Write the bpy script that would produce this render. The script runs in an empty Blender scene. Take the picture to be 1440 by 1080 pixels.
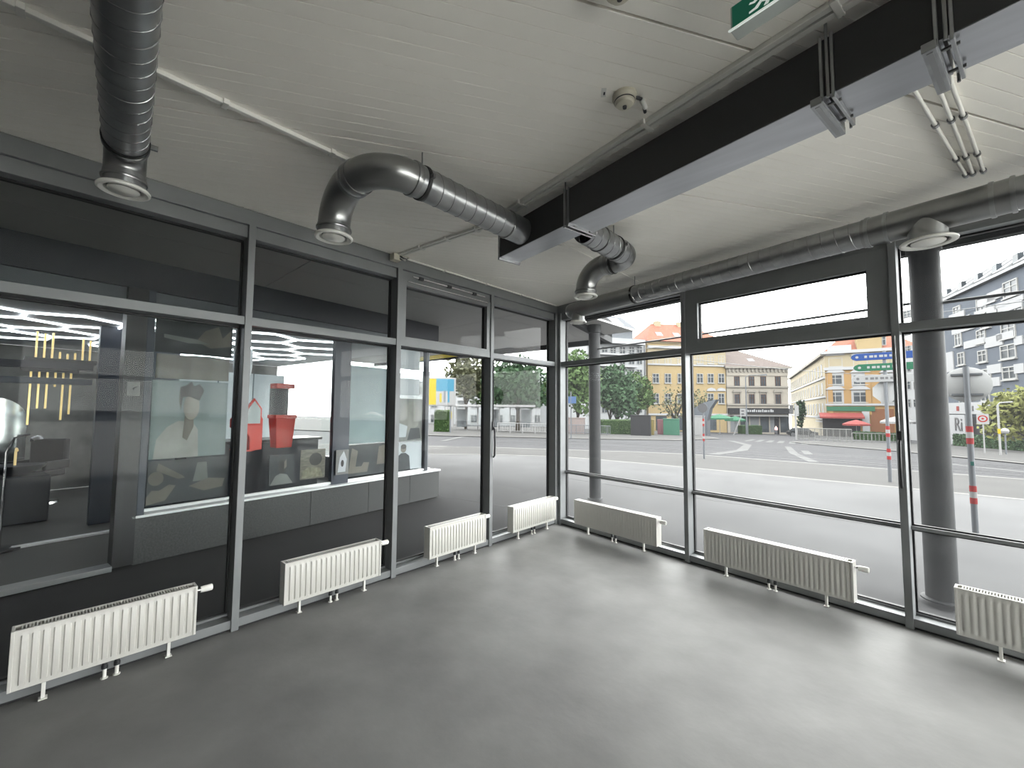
import bpy, bmesh, math, random
from mathutils import Vector, Matrix
random.seed(7)
PI = math.pi
sc = bpy.context.scene
col = sc.collection

# ------------------------------------------------------------------ camera, sky, exposure
CAM = Vector((3.4376, -4.6947, 1.55))
YAW, PITCH, ROLL, FPX = math.radians(-42.4727), math.radians(3.4827), math.radians(0.3767), 587.147
F_ = Vector((math.sin(YAW)*math.cos(PITCH), math.cos(YAW)*math.cos(PITCH), math.sin(PITCH)))
R0 = Vector((math.cos(YAW), -math.sin(YAW), 0)); U0 = R0.cross(F_)
R_ = R0*math.cos(ROLL) + U0*math.sin(ROLL); U_ = -R0*math.sin(ROLL) + U0*math.cos(ROLL)
cam_d = bpy.data.cameras.new('camera'); cam = bpy.data.objects.new('camera', cam_d); col.objects.link(cam)
cam_d.sensor_width = 36; cam_d.lens = 36*FPX/1440; cam_d.clip_end = 2000; cam_d.clip_start = .05
m3 = Matrix((R_, U_, -F_)).transposed(); cam.matrix_world = Matrix.Translation(CAM) @ m3.to_4x4()
sc.camera = cam
sc.view_settings.view_transform = 'Standard'; sc.view_settings.look = 'None'
sc.view_settings.exposure = 0.5; sc.view_settings.gamma = 1; sc.view_settings.use_curve_mapping = False
SKY = 9.0
sun_d = bpy.data.lights.new('hazy_sun', 'SUN'); sun_d.energy = 1.6; sun_d.angle = math.radians(66); sun_d.color = (1, .985, .96)
sun = bpy.data.objects.new('hazy_sun', sun_d); col.objects.link(sun)
SAZ, SEL = math.radians(18), math.radians(33)
sun.rotation_euler = Vector((math.sin(SAZ)*math.cos(SEL), math.cos(SAZ)*math.cos(SEL), math.sin(SEL))).to_track_quat('Z', 'Y').to_euler()
world = bpy.data.worlds.new('sky'); sc.world = world; world.use_nodes = True
wn = world.node_tree.nodes; wl = world.node_tree.links
bg = wn['Background']; bg.inputs['Strength'].default_value = SKY
tc = wn.new('ShaderNodeTexCoord'); mp = wn.new('ShaderNodeMapping'); mp.inputs['Scale'].default_value = (1, 1, 3)
nz = wn.new('ShaderNodeTexNoise'); nz.inputs['Scale'].default_value = 2.2; nz.inputs['Detail'].default_value = 6
rp = wn.new('ShaderNodeValToRGB')
rp.color_ramp.elements[0].position = .35; rp.color_ramp.elements[0].color = (.93, .93, .935, 1)
rp.color_ramp.elements[1].position = .7; rp.color_ramp.elements[1].color = (1, .985, .965, 1)
wl.new(tc.outputs['Generated'], mp.inputs[0]); wl.new(mp.outputs[0], nz.inputs['Vector'])
wl.new(nz.outputs['Fac'], rp.inputs[0]); wl.new(rp.outputs[0], bg.inputs['Color'])
cy = sc.cycles
cy.max_bounces = 12; cy.diffuse_bounces = 8; cy.glossy_bounces = 5; cy.transparent_max_bounces = 24
cy.caustics_reflective = False; cy.caustics_refractive = False; cy.sample_clamp_indirect = 6

# ------------------------------------------------------------------ materials
MATS = {}
ALB = 1.0                                  # albedo scale of the material sets below (street colours darkened to suit the indoor exposure)
def mat(name, c, rough=.6, metal=0., noise=0., nscale=8., bump=0., bscale=40., c2=None, emit=None, estr=0., spec=.5, stretch=None):
    if name in MATS: return MATS[name]
    if ALB < 1: spec *= .15
    c = tuple(x*ALB for x in c); c2 = tuple(x*ALB for x in c2) if c2 else None
    m = bpy.data.materials.new(name); m.use_nodes = True; nt = m.node_tree; b = nt.nodes['Principled BSDF']
    b.inputs['Base Color'].default_value = (*c, 1); b.inputs['Roughness'].default_value = rough
    b.inputs['Metallic'].default_value = metal; b.inputs['Specular IOR Level'].default_value = spec
    if noise or c2 or bump:
        t = nt.nodes.new('ShaderNodeTexCoord'); mpn = nt.nodes.new('ShaderNodeMapping')
        nt.links.new(t.outputs['Object'], mpn.inputs[0])
        if stretch: mpn.inputs['Scale'].default_value = stretch
        n = nt.nodes.new('ShaderNodeTexNoise'); n.inputs['Scale'].default_value = nscale; n.inputs['Detail'].default_value = 7
        nt.links.new(mpn.outputs[0], n.inputs['Vector'])
        r = nt.nodes.new('ShaderNodeValToRGB'); r.color_ramp.elements[0].position = .3; r.color_ramp.elements[1].position = .72
        a = c2 if c2 else tuple(max(0, x*(1-noise)) for x in c); e = c if c2 else tuple(min(1, x*(1+noise)) for x in c)
        r.color_ramp.elements[0].color = (*a, 1); r.color_ramp.elements[1].color = (*e, 1)
        nt.links.new(n.outputs['Fac'], r.inputs[0]); nt.links.new(r.outputs[0], b.inputs['Base Color'])
        if bump:
            n2 = nt.nodes.new('ShaderNodeTexNoise'); n2.inputs['Scale'].default_value = bscale; n2.inputs['Detail'].default_value = 4
            nt.links.new(mpn.outputs[0], n2.inputs['Vector'])
            bp = nt.nodes.new('ShaderNodeBump'); bp.inputs['Strength'].default_value = bump; bp.inputs['Distance'].default_value = .01
            nt.links.new(n2.outputs['Fac'], bp.inputs['Height']); nt.links.new(bp.outputs[0], b.inputs['Normal'])
    if emit:
        b.inputs['Emission Color'].default_value = (*emit, 1); b.inputs['Emission Strength'].default_value = estr
    MATS[name] = m; return m
def glassmat(name, tint=(.96, .975, .97), ior=1.19, dust=.007):
    m = bpy.data.materials.new(name); m.use_nodes = True; nt = m.node_tree; nt.nodes.remove(nt.nodes['Principled BSDF'])
    out = nt.nodes['Material Output']; tr = nt.nodes.new('ShaderNodeBsdfTransparent'); tr.inputs[0].default_value = (*tint, 1)
    gl = nt.nodes.new('ShaderNodeBsdfGlossy'); gl.inputs['Roughness'].default_value = 0.0
    fr = nt.nodes.new('ShaderNodeFresnel'); fr.inputs['IOR'].default_value = ior
    ge = nt.nodes.new('ShaderNodeNewGeometry'); iv = nt.nodes.new('ShaderNodeMath'); iv.operation = 'SUBTRACT'; iv.inputs[0].default_value = 1
    mu = nt.nodes.new('ShaderNodeMath'); mu.operation = 'MULTIPLY'      # reflect once, at the outer face only
    nt.links.new(ge.outputs['Backfacing'], iv.inputs[1]); nt.links.new(iv.outputs[0], mu.inputs[0]); nt.links.new(fr.outputs[0], mu.inputs[1])
    du = nt.nodes.new('ShaderNodeBsdfTranslucent'); du.inputs[0].default_value = (.9, .92, .95, 1)      # film of dust on the pane
    dm = nt.nodes.new('ShaderNodeMixShader'); dm.inputs[0].default_value = dust
    nt.links.new(tr.outputs[0], dm.inputs[1]); nt.links.new(du.outputs[0], dm.inputs[2]); tr = dm
    mx = nt.nodes.new('ShaderNodeMixShader'); nt.links.new(mu.outputs[0], mx.inputs[0])
    nt.links.new(tr.outputs[0], mx.inputs[1]); nt.links.new(gl.outputs[0], mx.inputs[2]); nt.links.new(mx.outputs[0], out.inputs['Surface'])
    MATS[name] = m; return m
GLASS = glassmat('window_glass'); FARGLASS = mat('far_window_glass', (.02, .024, .028), .3, noise=.5, nscale=.6, spec=.15)
FRAME = mat('grey_aluminium', (.20, .208, .213), .45, .25, noise=.06, nscale=5)
GASKET = mat('black_gasket', (.012, .012, .013), .6)
FLOOR = mat('grey_screed', (.18, .179, .175), .5, noise=.16, nscale=2.4, bump=.10, bscale=22, spec=.12)
CEIL = mat('cream_boards', (.93, .90, .835), .4, spec=.6, noise=.03, nscale=2)
VOID = mat('ceiling_void', (.10, .09, .08), .9)
GALV = mat('galvanised_steel', (.34, .345, .35), .32, .9, noise=.16, nscale=9)
GALVD = mat('galvanised_elbow', (.29, .293, .29), .28, .92, noise=.10, nscale=4)
SHEET = mat('galvanised_sheet', (.47, .48, .50), .30, .95, noise=.07, nscale=3, stretch=(1, 6, 6))
RUB = mat('black_rubber', (.015, .015, .015), .6)
WHITE = mat('radiator_enamel', (.56, .55, .515), .35, noise=.02, nscale=3)
PLAST = mat('white_plastic', (.74, .73, .69), .4)
CREAMP = mat('aged_plastic', (.60, .57, .47), .45)
DARKM = mat('dark_metal', (.05, .052, .055), .45, .4)
BLACK = mat('black_paint', (.018, .018, .02), .4)
CHROME = mat('chrome', (.7, .7, .7), .15, 1)
CONC = mat('column_paint', (.03, .031, .032), .6, spec=.12, noise=.2, nscale=4)
def emat(name, c, s): return mat(name, c, .5, emit=c, estr=s)

# ------------------------------------------------------------------ mesh helpers
class MB:
    def __init__(s): s.v = []; s.f = []
    def add(s, vs, fs):
        o = len(s.v); s.v += [tuple(v) for v in vs]; s.f += [tuple(i+o for i in f) for f in fs]; return s
    def obox(s, o, ax, ay, az):           # origin corner + 3 edge vectors
        o, ax, ay, az = map(Vector, (o, ax, ay, az))
        vs = [o, o+ax, o+ax+ay, o+ay, o+az, o+ax+az, o+ax+ay+az, o+ay+az]
        fs = [(0, 3, 2, 1), (4, 5, 6, 7), (0, 1, 5, 4), (1, 2, 6, 5), (2, 3, 7, 6), (3, 0, 4, 7)]
        if ax.cross(ay).dot(az) < 0: fs = [tuple(reversed(f)) for f in fs]
        return s.add(vs, fs)
    def box(s, x0, x1, y0, y1, z0, z1): return s.obox((x0, y0, z0), (x1-x0, 0, 0), (0, y1-y0, 0), (0, 0, z1-z0))
    def prism(s, poly, a, b):             # poly: list of 3d points, extruded by vector
        n = len(poly); P = [Vector(p) for p in poly]; ext = Vector(b) - Vector(a)
        vs = [p+Vector(a) for p in P] + [p+Vector(a)+ext for p in P]
        fs = [tuple(range(n))[::-1], tuple(range(n, 2*n))] + [(i, (i+1) % n, (i+1) % n+n, i+n) for i in range(n)]
        return s.add(vs, fs)
    def sweep(s, path, r, n=24, caps=True):
        P = [Vector(p) for p in path]; rs = r if isinstance(r, (list, tuple)) else [r]*len(P)
        T = []
        for i in range(len(P)):
            a = P[max(0, i-1)]; b = P[min(len(P)-1, i+1)]; d = (b-a)
            T.append(d.normalized() if d.length > 1e-9 else (T[-1] if T else Vector((0, 0, 1))))
        up = Vector((0, 0, 1)) if abs(T[0].z) < .9 else Vector((1, 0, 0))
        N = (up - T[0]*up.dot(T[0])).normalized(); vs = []; o = len(s.v)
        for i, p in enumerate(P):
            if i: N = (N - T[i]*N.dot(T[i])).normalized()
            B = T[i].cross(N)
            for k in range(n):
                a = 2*PI*k/n; vs.append(p + (N*math.cos(a)+B*math.sin(a))*rs[i])
        fs = [(i*n+k, i*n+(k+1) % n, (i+1)*n+(k+1) % n, (i+1)*n+k) for i in range(len(P)-1) for k in range(n)]
        if caps: fs += [tuple(range(n))[::-1], tuple(range((len(P)-1)*n, len(P)*n))]
        return s.add(vs, fs)
    def cyl(s, a, b, r, n=20, r2=None): return s.sweep([a, b], [r, r if r2 is None else r2], n)
    def lathe(s, o, axis, prof, n=32):    # prof: (distance along axis, radius)
        o = Vector(o); ax = Vector(axis).normalized(); up = Vector((0, 0, 1)) if abs(ax.z) < .9 else Vector((1, 0, 0))
        N = (up-ax*up.dot(ax)).normalized(); B = ax.cross(N); vs = []
        for t, r in prof:
            for k in range(n):
                a = 2*PI*k/n; vs.append(o+ax*t+(N*math.cos(a)+B*math.sin(a))*max(r, 1e-4))
        m = len(prof)
        fs = [(i*n+k, i*n+(k+1) % n, (i+1)*n+(k+1) % n, (i+1)*n+k) for i in range(m-1) for k in range(n)]
        return s.add(vs, fs)
    def build(s, name, m, parent=None, smooth=False, bevel=0, **kw):
        me = bpy.data.meshes.new(name); me.from_pydata(s.v, [], s.f); me.update()
        if smooth:
            bm = bmesh.new(); bm.from_mesh(me); bmesh.ops.recalc_face_normals(bm, faces=bm.faces)
            for f in bm.faces: f.smooth = True
            for e in bm.edges:
                if len(e.link_faces) == 2 and e.calc_face_angle(0) > .7: e.smooth = False
            bm.to_mesh(me); bm.free()
        me.materials.append(m)
        o = bpy.data.objects.new(name, me); col.objects.link(o)
        if parent: o.parent = parent
        if bevel:
            b = o.modifiers.new('bevel', 'BEVEL'); b.width = bevel; b.segments = 2; b.limit_method = 'ANGLE'
        for k, v in kw.items(): o[k] = v
        return o
def tag(o, label=None, cat=None, group=None, kind=None):
    if label: o['label'] = label
    if cat: o['category'] = cat
    if group: o['group'] = group
    if kind: o['kind'] = kind
    return o
def thing(name, loc, label, cat, group=None, rz=0):
    o = bpy.data.objects.new(name, None); col.objects.link(o); o.location = loc; o.rotation_euler = (0, 0, rz)
    o.empty_display_size = .1
    return tag(o, label, cat, group)
def struct(name, loc=(0, 0, 0), rz=0):
    o = bpy.data.objects.new(name, None); col.objects.link(o); o.location = loc; o.rotation_euler = (0, 0, rz); o['kind'] = 'structure'; return o
def inst(src, parent, loc=(0, 0, 0), rz=0):
    c = src.copy(); col.objects.link(c); c.parent = parent; c.location = loc; c.rotation_euler = (0, 0, rz); return c
def copy_tree(o, parent=None):
    c = o.copy(); col.objects.link(c); c.parent = parent
    for ch in o.children: copy_tree(ch, c)
    return c
def arc(c, a, b, ang, n=10):               # quarter-like arc: centre c, start c+a, end towards b
    c, a, b = Vector(c), Vector(a), Vector(b)
    return [c+a*math.cos(ang*i/n)+b*math.sin(ang*i/n) for i in range(n+1)]

A8 = math.radians(8); eR = Vector((math.cos(A8), -math.sin(A8), 0)); nR = Vector((math.sin(A8), math.cos(A8), 0))
def RW(s, d, z): return eR*s + nR*d + Vector((0, 0, z))
Zv = Vector((0, 0, 1))
H = 3.0
# ------------------------------------------------------------------ room shell
PR = RW(8.5, 0, 0); ROOM = [(0, 0), (PR.x, PR.y), (PR.x, -9.2), (0, -9.2)]
def clip(poly, n, c):                      # keep n.p <= c
    out = []
    for i in range(len(poly)):
        p, q = poly[i], poly[(i+1) % len(poly)]; a = n[0]*p[0]+n[1]*p[1]-c; b = n[0]*q[0]+n[1]*q[1]-c
        if a <= 0: out.append(p)
        if a*b < 0: t = a/(a-b); out.append((p[0]+t*(q[0]-p[0]), p[1]+t*(q[1]-p[1])))
    return out
fl = MB().prism([(x, y, 0) for x, y in [(-.16, .18), (PR.x+.2, PR.y+.2), (PR.x+.2, -9.4), (-.16, -9.4)]][::-1], (0, 0, -.12), (0, 0, 0)).build('floor', FLOOR, None, True); tag(fl, kind='structure')
ceil = MB().prism([(x, y, 0) for x, y in ROOM], (0, 0, H+.02), (0, 0, H+.06)).build('ceiling', VOID); tag(ceil, kind='structure')
na = math.radians(32); bn = (math.cos(na), -math.sin(na)); bt = (math.sin(na), math.cos(na))
BW = 1.04/15
for k in range(-8, 170):
    a = 4.12-1.04*4+k*BW; gl = .0055 if k % 15 == 0 else .0008; gr = .0055 if (k+1) % 15 == 0 else .0008
    P = clip(clip(ROOM, (-bn[0], -bn[1]), -(a+gl)), bn, a+BW-gr)
    if len(P) < 3: continue
    # each board has a shallow chamfer along its long edges, so the joints read as lines
    P2 = clip(clip(ROOM, (-bn[0], -bn[1]), -(a+gl+.002)), bn, a+BW-gr-.002)
    if len(P2) != len(P): P2 = P
    n = len(P); vs = [(x, y, H+.02) for x, y in P]+[(x, y, H+.0012) for x, y in P]+[(x, y, H) for x, y in P2]
    fs = [tuple(range(n)), tuple(range(2*n, 3*n))[::-1]]+[(i, i+n, (i+1) % n+n, (i+1) % n) for i in range(n)]+[(i+n, i+2*n, (i+1) % n+2*n, (i+1) % n+n) for i in range(n)]
    MB().add(vs, fs).build('ceiling_board', CEIL, ceil)
# raised cross joint strip parallel to the left wall
MB().box(1.33, 1.36, -2.2, -.3, H-.004, H).build('joint_strip', CEIL, ceil)

# glazed walls: local frame s (along), d (outwards), z
def glazed(name, org, e, n, L, mull, wins, s0=0.0, lowbar=False, first=1, header_z=2.89):
    org, e, n = Vector(org), Vector(e), Vector(n)
    W = struct(name)
    def b(nm, s0, s1, d0, d1, z0, z1, m=FRAME, parent=W, bev=.002):
        return MB().obox(org+e*s0+n*d0+Zv*z0, e*(s1-s0), n*(d1-d0), Zv*(z1-z0)).build(nm, m, parent, bevel=bev)
    b('header', s0, L, .004, .16, header_z, H)
    b('header_lip', s0, L, .03, .15, 2.80, header_z)
    b('sill', s0, L, .012, .16, .018, .076)
    b('sill_ledge', s0, L, .105, .155, .076, .092)
    b('sill_gap', s0, L, .03, .15, 0, .018, GASKET)
    for a, w in mull: b('mullion', a, a+w, 0, .16, 0, 2.89, bev=.003)
    edges = [(a, a+w) for a, w in mull]
    k = first
    for (x0, x1), kind in zip([(edges[i][1], edges[i+1][0]) for i in range(len(edges)-1)], wins):
        w = struct('window_%d' % k); k += 1
        def wb(nm, s0, s1, d0, d1, z0, z1, m=FRAME, bev=.0015): return b(nm, s0, s1, d0, d1, z0, z1, m, w, bev)
        wb('transom', x0, x1, .01, .16, 2.15, 2.21)
        def pane(z0, z1, a0, a1, d=.125):
            wb('gasket', a0, a0+.012, d-.012, d+.02, z0, z1, GASKET, 0); wb('gasket', a1-.012, a1, d-.012, d+.02, z0, z1, GASKET, 0)
            wb('gasket', a0+.012, a1-.012, d-.012, d+.02, z1-.012, z1, GASKET, 0); wb('gasket', a0+.012, a1-.012, d-.012, d+.02, z0, z0+.010, GASKET, 0)
            wb('pane', a0+.01, a1-.01, d, d+.01, z0+.008, z1-.01, GLASS, 0)
        if lowbar:
            wb('glazing_bar', x0, x1, .085, .15, .69, .715)
            pane(.092, .69, x0, x1); pane(.715, 2.15, x0, x1)
        else: pane(.092, 2.15, x0, x1)
        if kind == 'sash':
            t = .13 if lowbar else .055
            for q in (wb('sash_stile', x0, x0+t, .015, .1, 2.21, 2.80), wb('sash_stile', x1-t, x1, .015, .1, 2.21, 2.80),
                      wb('sash_rail', x0+t, x1-t, .015, .1, 2.80-t*1.05, 2.80), wb('sash_rail', x0+t, x1-t, .015, .1, 2.21, 2.21+t*.6)): pass
            pane(2.21+t*.6, 2.80-t*1.05, x0+t, x1-t, .07)
            # opener gear on the head of the sash
            wb('opener_rod', x0+.10, x1-.12, .0, .012, 2.835, 2.85, CHROME); 
            for q in (.2, .5, .8): wb('opener_clip', x0+(x1-x0)*q, x0+(x1-x0)*q+.05, -.008, .02, 2.828, 2.858, DARKM)
            if not lowbar: wb('catch_bar', x0+.06, x1-.06, -.004, .012, 2.775, 2.787, CHROME)
        else: pane(2.21, 2.80, x0, x1)
    return W
glazed('wall_left', (0, 0, 0), (0, -1, 0), (-1, 0, 0), 9.2,
       [(0, .05), (1.255, .05), (2.502, .05), (3.752, .046), (5.0, .05), (6.25, .05), (7.5, .05), (9.15, .05)],
       ['fix', 'sash', 'fix', 'fix', 'fix', 'fix', 'fix'], first=1)
glazed('wall_right', (0, 0, 0), eR, nR, 8.5,
       [(.0, .05), (1.809, .046), (3.472, .046), (5.14, .046), (6.80, .046), (8.45, .05)],
       ['fix', 'sash', 'fix', 'fix', 'fix'], lowbar=True, first=8)
PLASTER = mat('plaster', (.07, .07, .07), .8, noise=.04, nscale=2)
glazed('wall_side', (PR.x, PR.y, 0), (0, -1, 0), (1, 0, 0), 4.05, [(0, .05), (2.0, .05), (4.0, .05)], ['fix']*2, first=17)  # unseen wall, glazed here to bring more light onto the ceiling
for nm, a, b in (('wall_back', (-.1, -9.4), (PR.x+.2, -9.2)), ('wall_rear_side', (PR.x, -9.2), (PR.x+.2, PR.y-4.05))):
    tag(MB().box(a[0], b[0], a[1], b[1], 0, H).build(nm, PLASTER), kind='structure')
cp = MB().prism([(0, 0, 0), RW(0, .16, 0), (-.16, .16, 0), (-.16, 0, 0)], (0, 0, 0), (0, 0, H)).build('trim_1', FRAME); tag(cp, kind='structure')

# ------------------------------------------------------------------ opener levers on the mullions
def lever(o, e, n, z0, z1, label, side):
    o, e, n = Vector(o), Vector(e), Vector(n)
    t = thing('opener_lever', o+Zv*z0, label, 'window opener', 'fanlight opener levers')
    def p(a, b, c): return e*a+n*b+Zv*c
    MB().sweep([p(0, -.012, .0), p(0, -.03, .02), p(0, -.035, (z1-z0)*.5), p(0, -.03, z1-z0-.02), p(0, -.012, z1-z0)], .010, 10).build('grip', BLACK, t, True)
    MB().obox(p(-.015, -.014, (z1-z0)-.03), e*.03, n*.014, Zv*.10).build('bracket', DARKM, t, bevel=.003)
    MB().cyl(p(0, -.006, z1-z0+.06), p(0, -.006, 2.12-z0), .005, 8).build('rod', CHROME if side else DARKM, t, True)
    return t
lever((0, -1.262, 0), (0, -1, 0), (-1, 0, 0), 1.0, 1.34, 'black fanlight lever on the grey mullion nearest the corner', 0)
lever(RW(3.492, 0, 0), eR, nR, 1.0, 1.34, 'black fanlight lever on the dark mullion beside the wide column', 1)

# ------------------------------------------------------------------ radiators
def radiator(loc, e, n, Lr, label, flip, cover=True, valve=True, deep=.009, pitch0=.040):
    # local x along e (0..Lr), y = towards the room (-n), z up.  Feet stand on the floor.
    t = thing('panel_radiator', loc, label, 'radiator', 'low panel radiators along the glazing')
    t.rotation_euler = (0, 0, math.atan2(e[1], e[0]))
    sgn = 1 if (Vector(e).cross(Zv)).dot(-Vector(n)) < 0 else -1   # +1: room side is local +y
    def Y(y): return y*sgn
    zb, zt, hr = .098, .398, .30
    def panel(y0, facing, name):            # fluted steel panel, flutes along x
        nf = max(6, int(round(Lr/pitch0))); m = MB(); prof = []
        x0 = .02; pitch = (Lr-.04)/nf
        for i in range(nf):
            a = x0+i*pitch; prof += [(a, 0), (a+pitch*.30, 0), (a+pitch*.42, deep), (a+pitch*.88, deep), (a+pitch, 0)]
        xs = [(0, 0), (.012, 0)]+prof+[(Lr-.012, 0), (Lr, 0)]
        xs2 = [xs[0]]
        for q in xs[1:]:
            if q[0] > xs2[-1][0]+1e-5: xs2.append(q)
        rows = [(zb, 0, -.008), (zb+.004, 0, 0), (zb+.026, 0, 0), (zb+.040, 1, 0), (zt-.040, 1, 0), (zt-.026, 0, 0), (zt-.004, 0, 0), (zt, 0, -.008)]
        vs = [(x, Y(y0+facing*(h*on+off)), z) for z, on, off in rows for x, h in xs2]; w = len(xs2)
        fs = [(r*w+i, r*w+i+1, (r+1)*w+i+1, (r+1)*w+i) for r in range(len(rows)-1) for i in range(w-1)]
        o = m.add(vs, fs).build(name, WHITE, t, True)
        s_ = o.modifiers.new('solid', 'SOLIDIFY'); s_.thickness = .004; s_.offset = 0
        return o
    panel(.085, 1, 'front_panel'); panel(.012, -1, 'back_panel')
    MB().box(.005, Lr-.005, min(Y(.02), Y(.078)), max(Y(.02), Y(.078)), zb+.02, zt-.03).build('convector_fins', mat('fin_enamel', (.45, .44, .41), .5), t)
    if cover:
        g = MB(); ng = int(Lr/.014)
        for y0, y1 in ((.002, .016), (.078, .092)): g.box(0, Lr, min(Y(y0), Y(y1)), max(Y(y0), Y(y1)), zt-.006, zt+.004)
        gr = g.build('top_cover', WHITE, t, bevel=.001)
        b = MB()
        for i in range(ng): x = .03+(Lr-.06)*i/ng; b.box(x, x+.006, min(Y(.016), Y(.078)), max(Y(.016), Y(.078)), zt-.004, zt+.002)
        b.build('grille_bars', WHITE, gr)
        for x0 in (0, Lr-.006): MB().box(x0-.004, x0+.010, min(Y(.000), Y(.094)), max(Y(.000), Y(.094)), zb+.004, zt+.004).build('side_cover', WHITE, t, bevel=.002)
    for fx in (.16*Lr, .84*Lr):
        f = MB().obox((fx-.008, Y(.045)-.012, 0), (.016, 0, 0), (0, .024, 0), (0, 0, zb+.012)).build('foot', PLAST, t, bevel=.002)
        MB().obox((fx-.017, Y(.045)-.02, 0), (.034, 0, 0), (0, .04, 0), (0, 0, .007)).build('foot_plate', PLAST, f, bevel=.002)
    for px in (.5*Lr-.026, .5*Lr+.026):
        pp = MB().cyl((px, Y(.05), 0), (px, Y(.05), zb-.03), .009, 12).build('supply_pipe', PLAST, t, True)
        MB().lathe((px, Y(.05), zb-.045), Zv, [(0, .009), (.002, .015), (.02, .015), (.022, .012), (.055, .012), (.056, 0)], 12).build('pipe_coupling', DARKM, pp, True)
        MB().lathe((px, Y(.05), 0), Zv, [(0, .017), (.005, .017), (.006, .009)], 12).build('floor_rosette', PLAST, pp, True)
    if valve:
        xa = -.0 if flip else Lr; sx = -1 if flip else 1
        v = MB().lathe((xa, Y(.05), zt-.038), (sx, 0, 0), [(0, .008), (.018, .008), (.018, .014), (.028, .014)], 16).build('valve_body', CHROME, t, True)
        MB().lathe((xa+sx*.026, Y(.05), zt-.038), (sx, 0, 0), [(0, .012), (.002, .019), (.02, .020), (.045, .021), (.062, .0205), (.066, .017), (.067, 0)], 20).build('thermostat_knob', PLAST, v, True)
    return t
# left glazing (local x runs towards the corner = +y)
eL = Vector((0, 1, 0)); nL = Vector((-1, 0, 0))
radiator((-.005, -4.785, 0), eL, nL, .765, 'white fluted radiator under the leftmost pane, nearest the camera', False)
radiator((-.005, -3.49, 0), eL, nL, .775, 'white fluted radiator under the pane with the hexagon lights behind', False)
radiator((-.005, -2.19, 0), eL, nL, .745, 'white fluted radiator under the tilting fanlight bay', False)
radiator((-.005, -.995, 0), eL, nL, .83, 'small white radiator in the last left bay beside the corner', False)
radiator(RW(.385, .0, 0), eR, nR, 1.16, 'backlit grey-looking radiator right of the corner, in front of the thin column', False, deep=.003, pitch0=.036)
radiator(RW(2.06, .0, 0), eR, nR, 1.14, 'longest-looking backlit radiator below the wide street window', False, deep=.003, pitch0=.036)
radiator(RW(3.74, -.03, 0), eR, nR, 1.14, 'backlit radiator cut off by the right edge of the photo', False, valve=False, deep=.003, pitch0=.036)

# ------------------------------------------------------------------ ducts
def ring_at(p, d, r, w, m, parent, name='collar', lip=.006):
    return MB().lathe(Vector(p)-Vector(d).normalized()*w/2, d, [(0, r), (0, r+lip), (w*.3, r+lip*1.2), (w*.7, r+lip*1.2), (w, r+lip), (w, r)], 40).build(name, m, parent, True)
def straight(a, b, r, parent, seam=.085):
    a, b = Vector(a), Vector(b); d = b-a; n = d.normalized(); L = d.length
    p = MB().sweep([a, b], r, 40, False).build('duct_pipe', GALV, parent, True)
    up = Vector((0, 0, 1)) if abs(n.z) < .9 else Vector((1, 0, 0)); N = (up-n*up.dot(n)).normalized(); B = n.cross(N)
    turns = L/seam; k = max(8, int(turns*20))
    pts = [a+d*i/k+(N*math.cos(2*PI*turns*i/k)+B*math.sin(2*PI*turns*i/k))*(r+.0004) for i in range(k+1)]
    MB().sweep(pts, .0028, 5).build('spiral_seam', GALVD, p, True); return p
def diffuser(c, r, parent):
    c = Vector(c); dn = Vector((0, 0, -1))
    f = MB().lathe(c, dn, [(-.012, r*.86), (-.008, r*1.16), (0, r*1.24), (.008, r*1.23), (.012, r*1.12), (.006, r*.92), (-.02, r*.84)], 44).build('diffuser_ring', PLAST, parent, True)
    MB().lathe(c+Vector((0, 0, .005)), dn, [(0, 0), (0, r*.72), (.010, r*.74), (.016, r*.66), (.020, 0)], 40).build('diffuser_disc', PLAST, f, True)
    MB().cyl(c+Vector((0, 0, .0)), c+Vector((0, 0, .05)), .008, 8).build('disc_stem', DARKM, f, True)
def elbow(pts, r, parent): return MB().sweep(pts, r, 40, False).build('elbow', GALVD, parent, True)
def hanger(p, d, r, parent):
    p = Vector(p); d = Vector(d).normalized(); ring = ring_at(p, d, r, .022, RUB, parent, 'rubber_clamp', .005)
    MB().cyl(p+Zv*(r+.004), (p.x, p.y, H), .004, 8).build('hanger_rod', GALVD, ring, True)
    s = d.cross(Zv).normalized()
    MB().obox(p+s*(r+.004)-d*.008-Zv*.012, s*.028, d*.016, Zv*.022).build('clamp_bolt', GALVD, ring)
RD = .084; AX = 2.82
# duct 1, upper left
t = thing('spiral_duct', (1.7, -4.6, AX), 'thick spiral duct overhead at the top left with downward outlet', 'duct', 'round ventilation ducts')
t.location = (0, 0, 0)
d1 = Vector((-.9965, .0835, 0)); a1 = Vector((3.6, -4.764, AX)); b1 = Vector((.79, -4.529, AX))
straight(a1, b1, RD, t); hanger(b1-d1*.0, d1, RD, t); hanger(b1-d1*1.5, d1, RD, t)
c1 = b1+d1*.01
MB().sweep([b1, b1+d1*.075], RD-.002, 40, False).build('sleeve', GALVD, t, True); ring_at(b1+d1*.045, d1, RD-.002, .014, GALVD, t)
q0 = b1+d1*.06; Rb = .105
elbow(arc(q0-Zv*Rb, Zv*Rb, d1*Rb, PI/2, 12)+[q0+d1*Rb-Zv*(Rb+.02)], RD-.003, t)
e0 = q0+d1*Rb-Zv*(Rb+.0)
MB().sweep([e0, e0-Zv*.075], RD-.001, 40, False).build('outlet_collar', GALV, t, True); ring_at(e0-Zv*.03, (0, 0, 1), RD-.001, .012, GALVD, t)
diffuser(e0-Zv*.078, RD, t)
RD = .089
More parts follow.
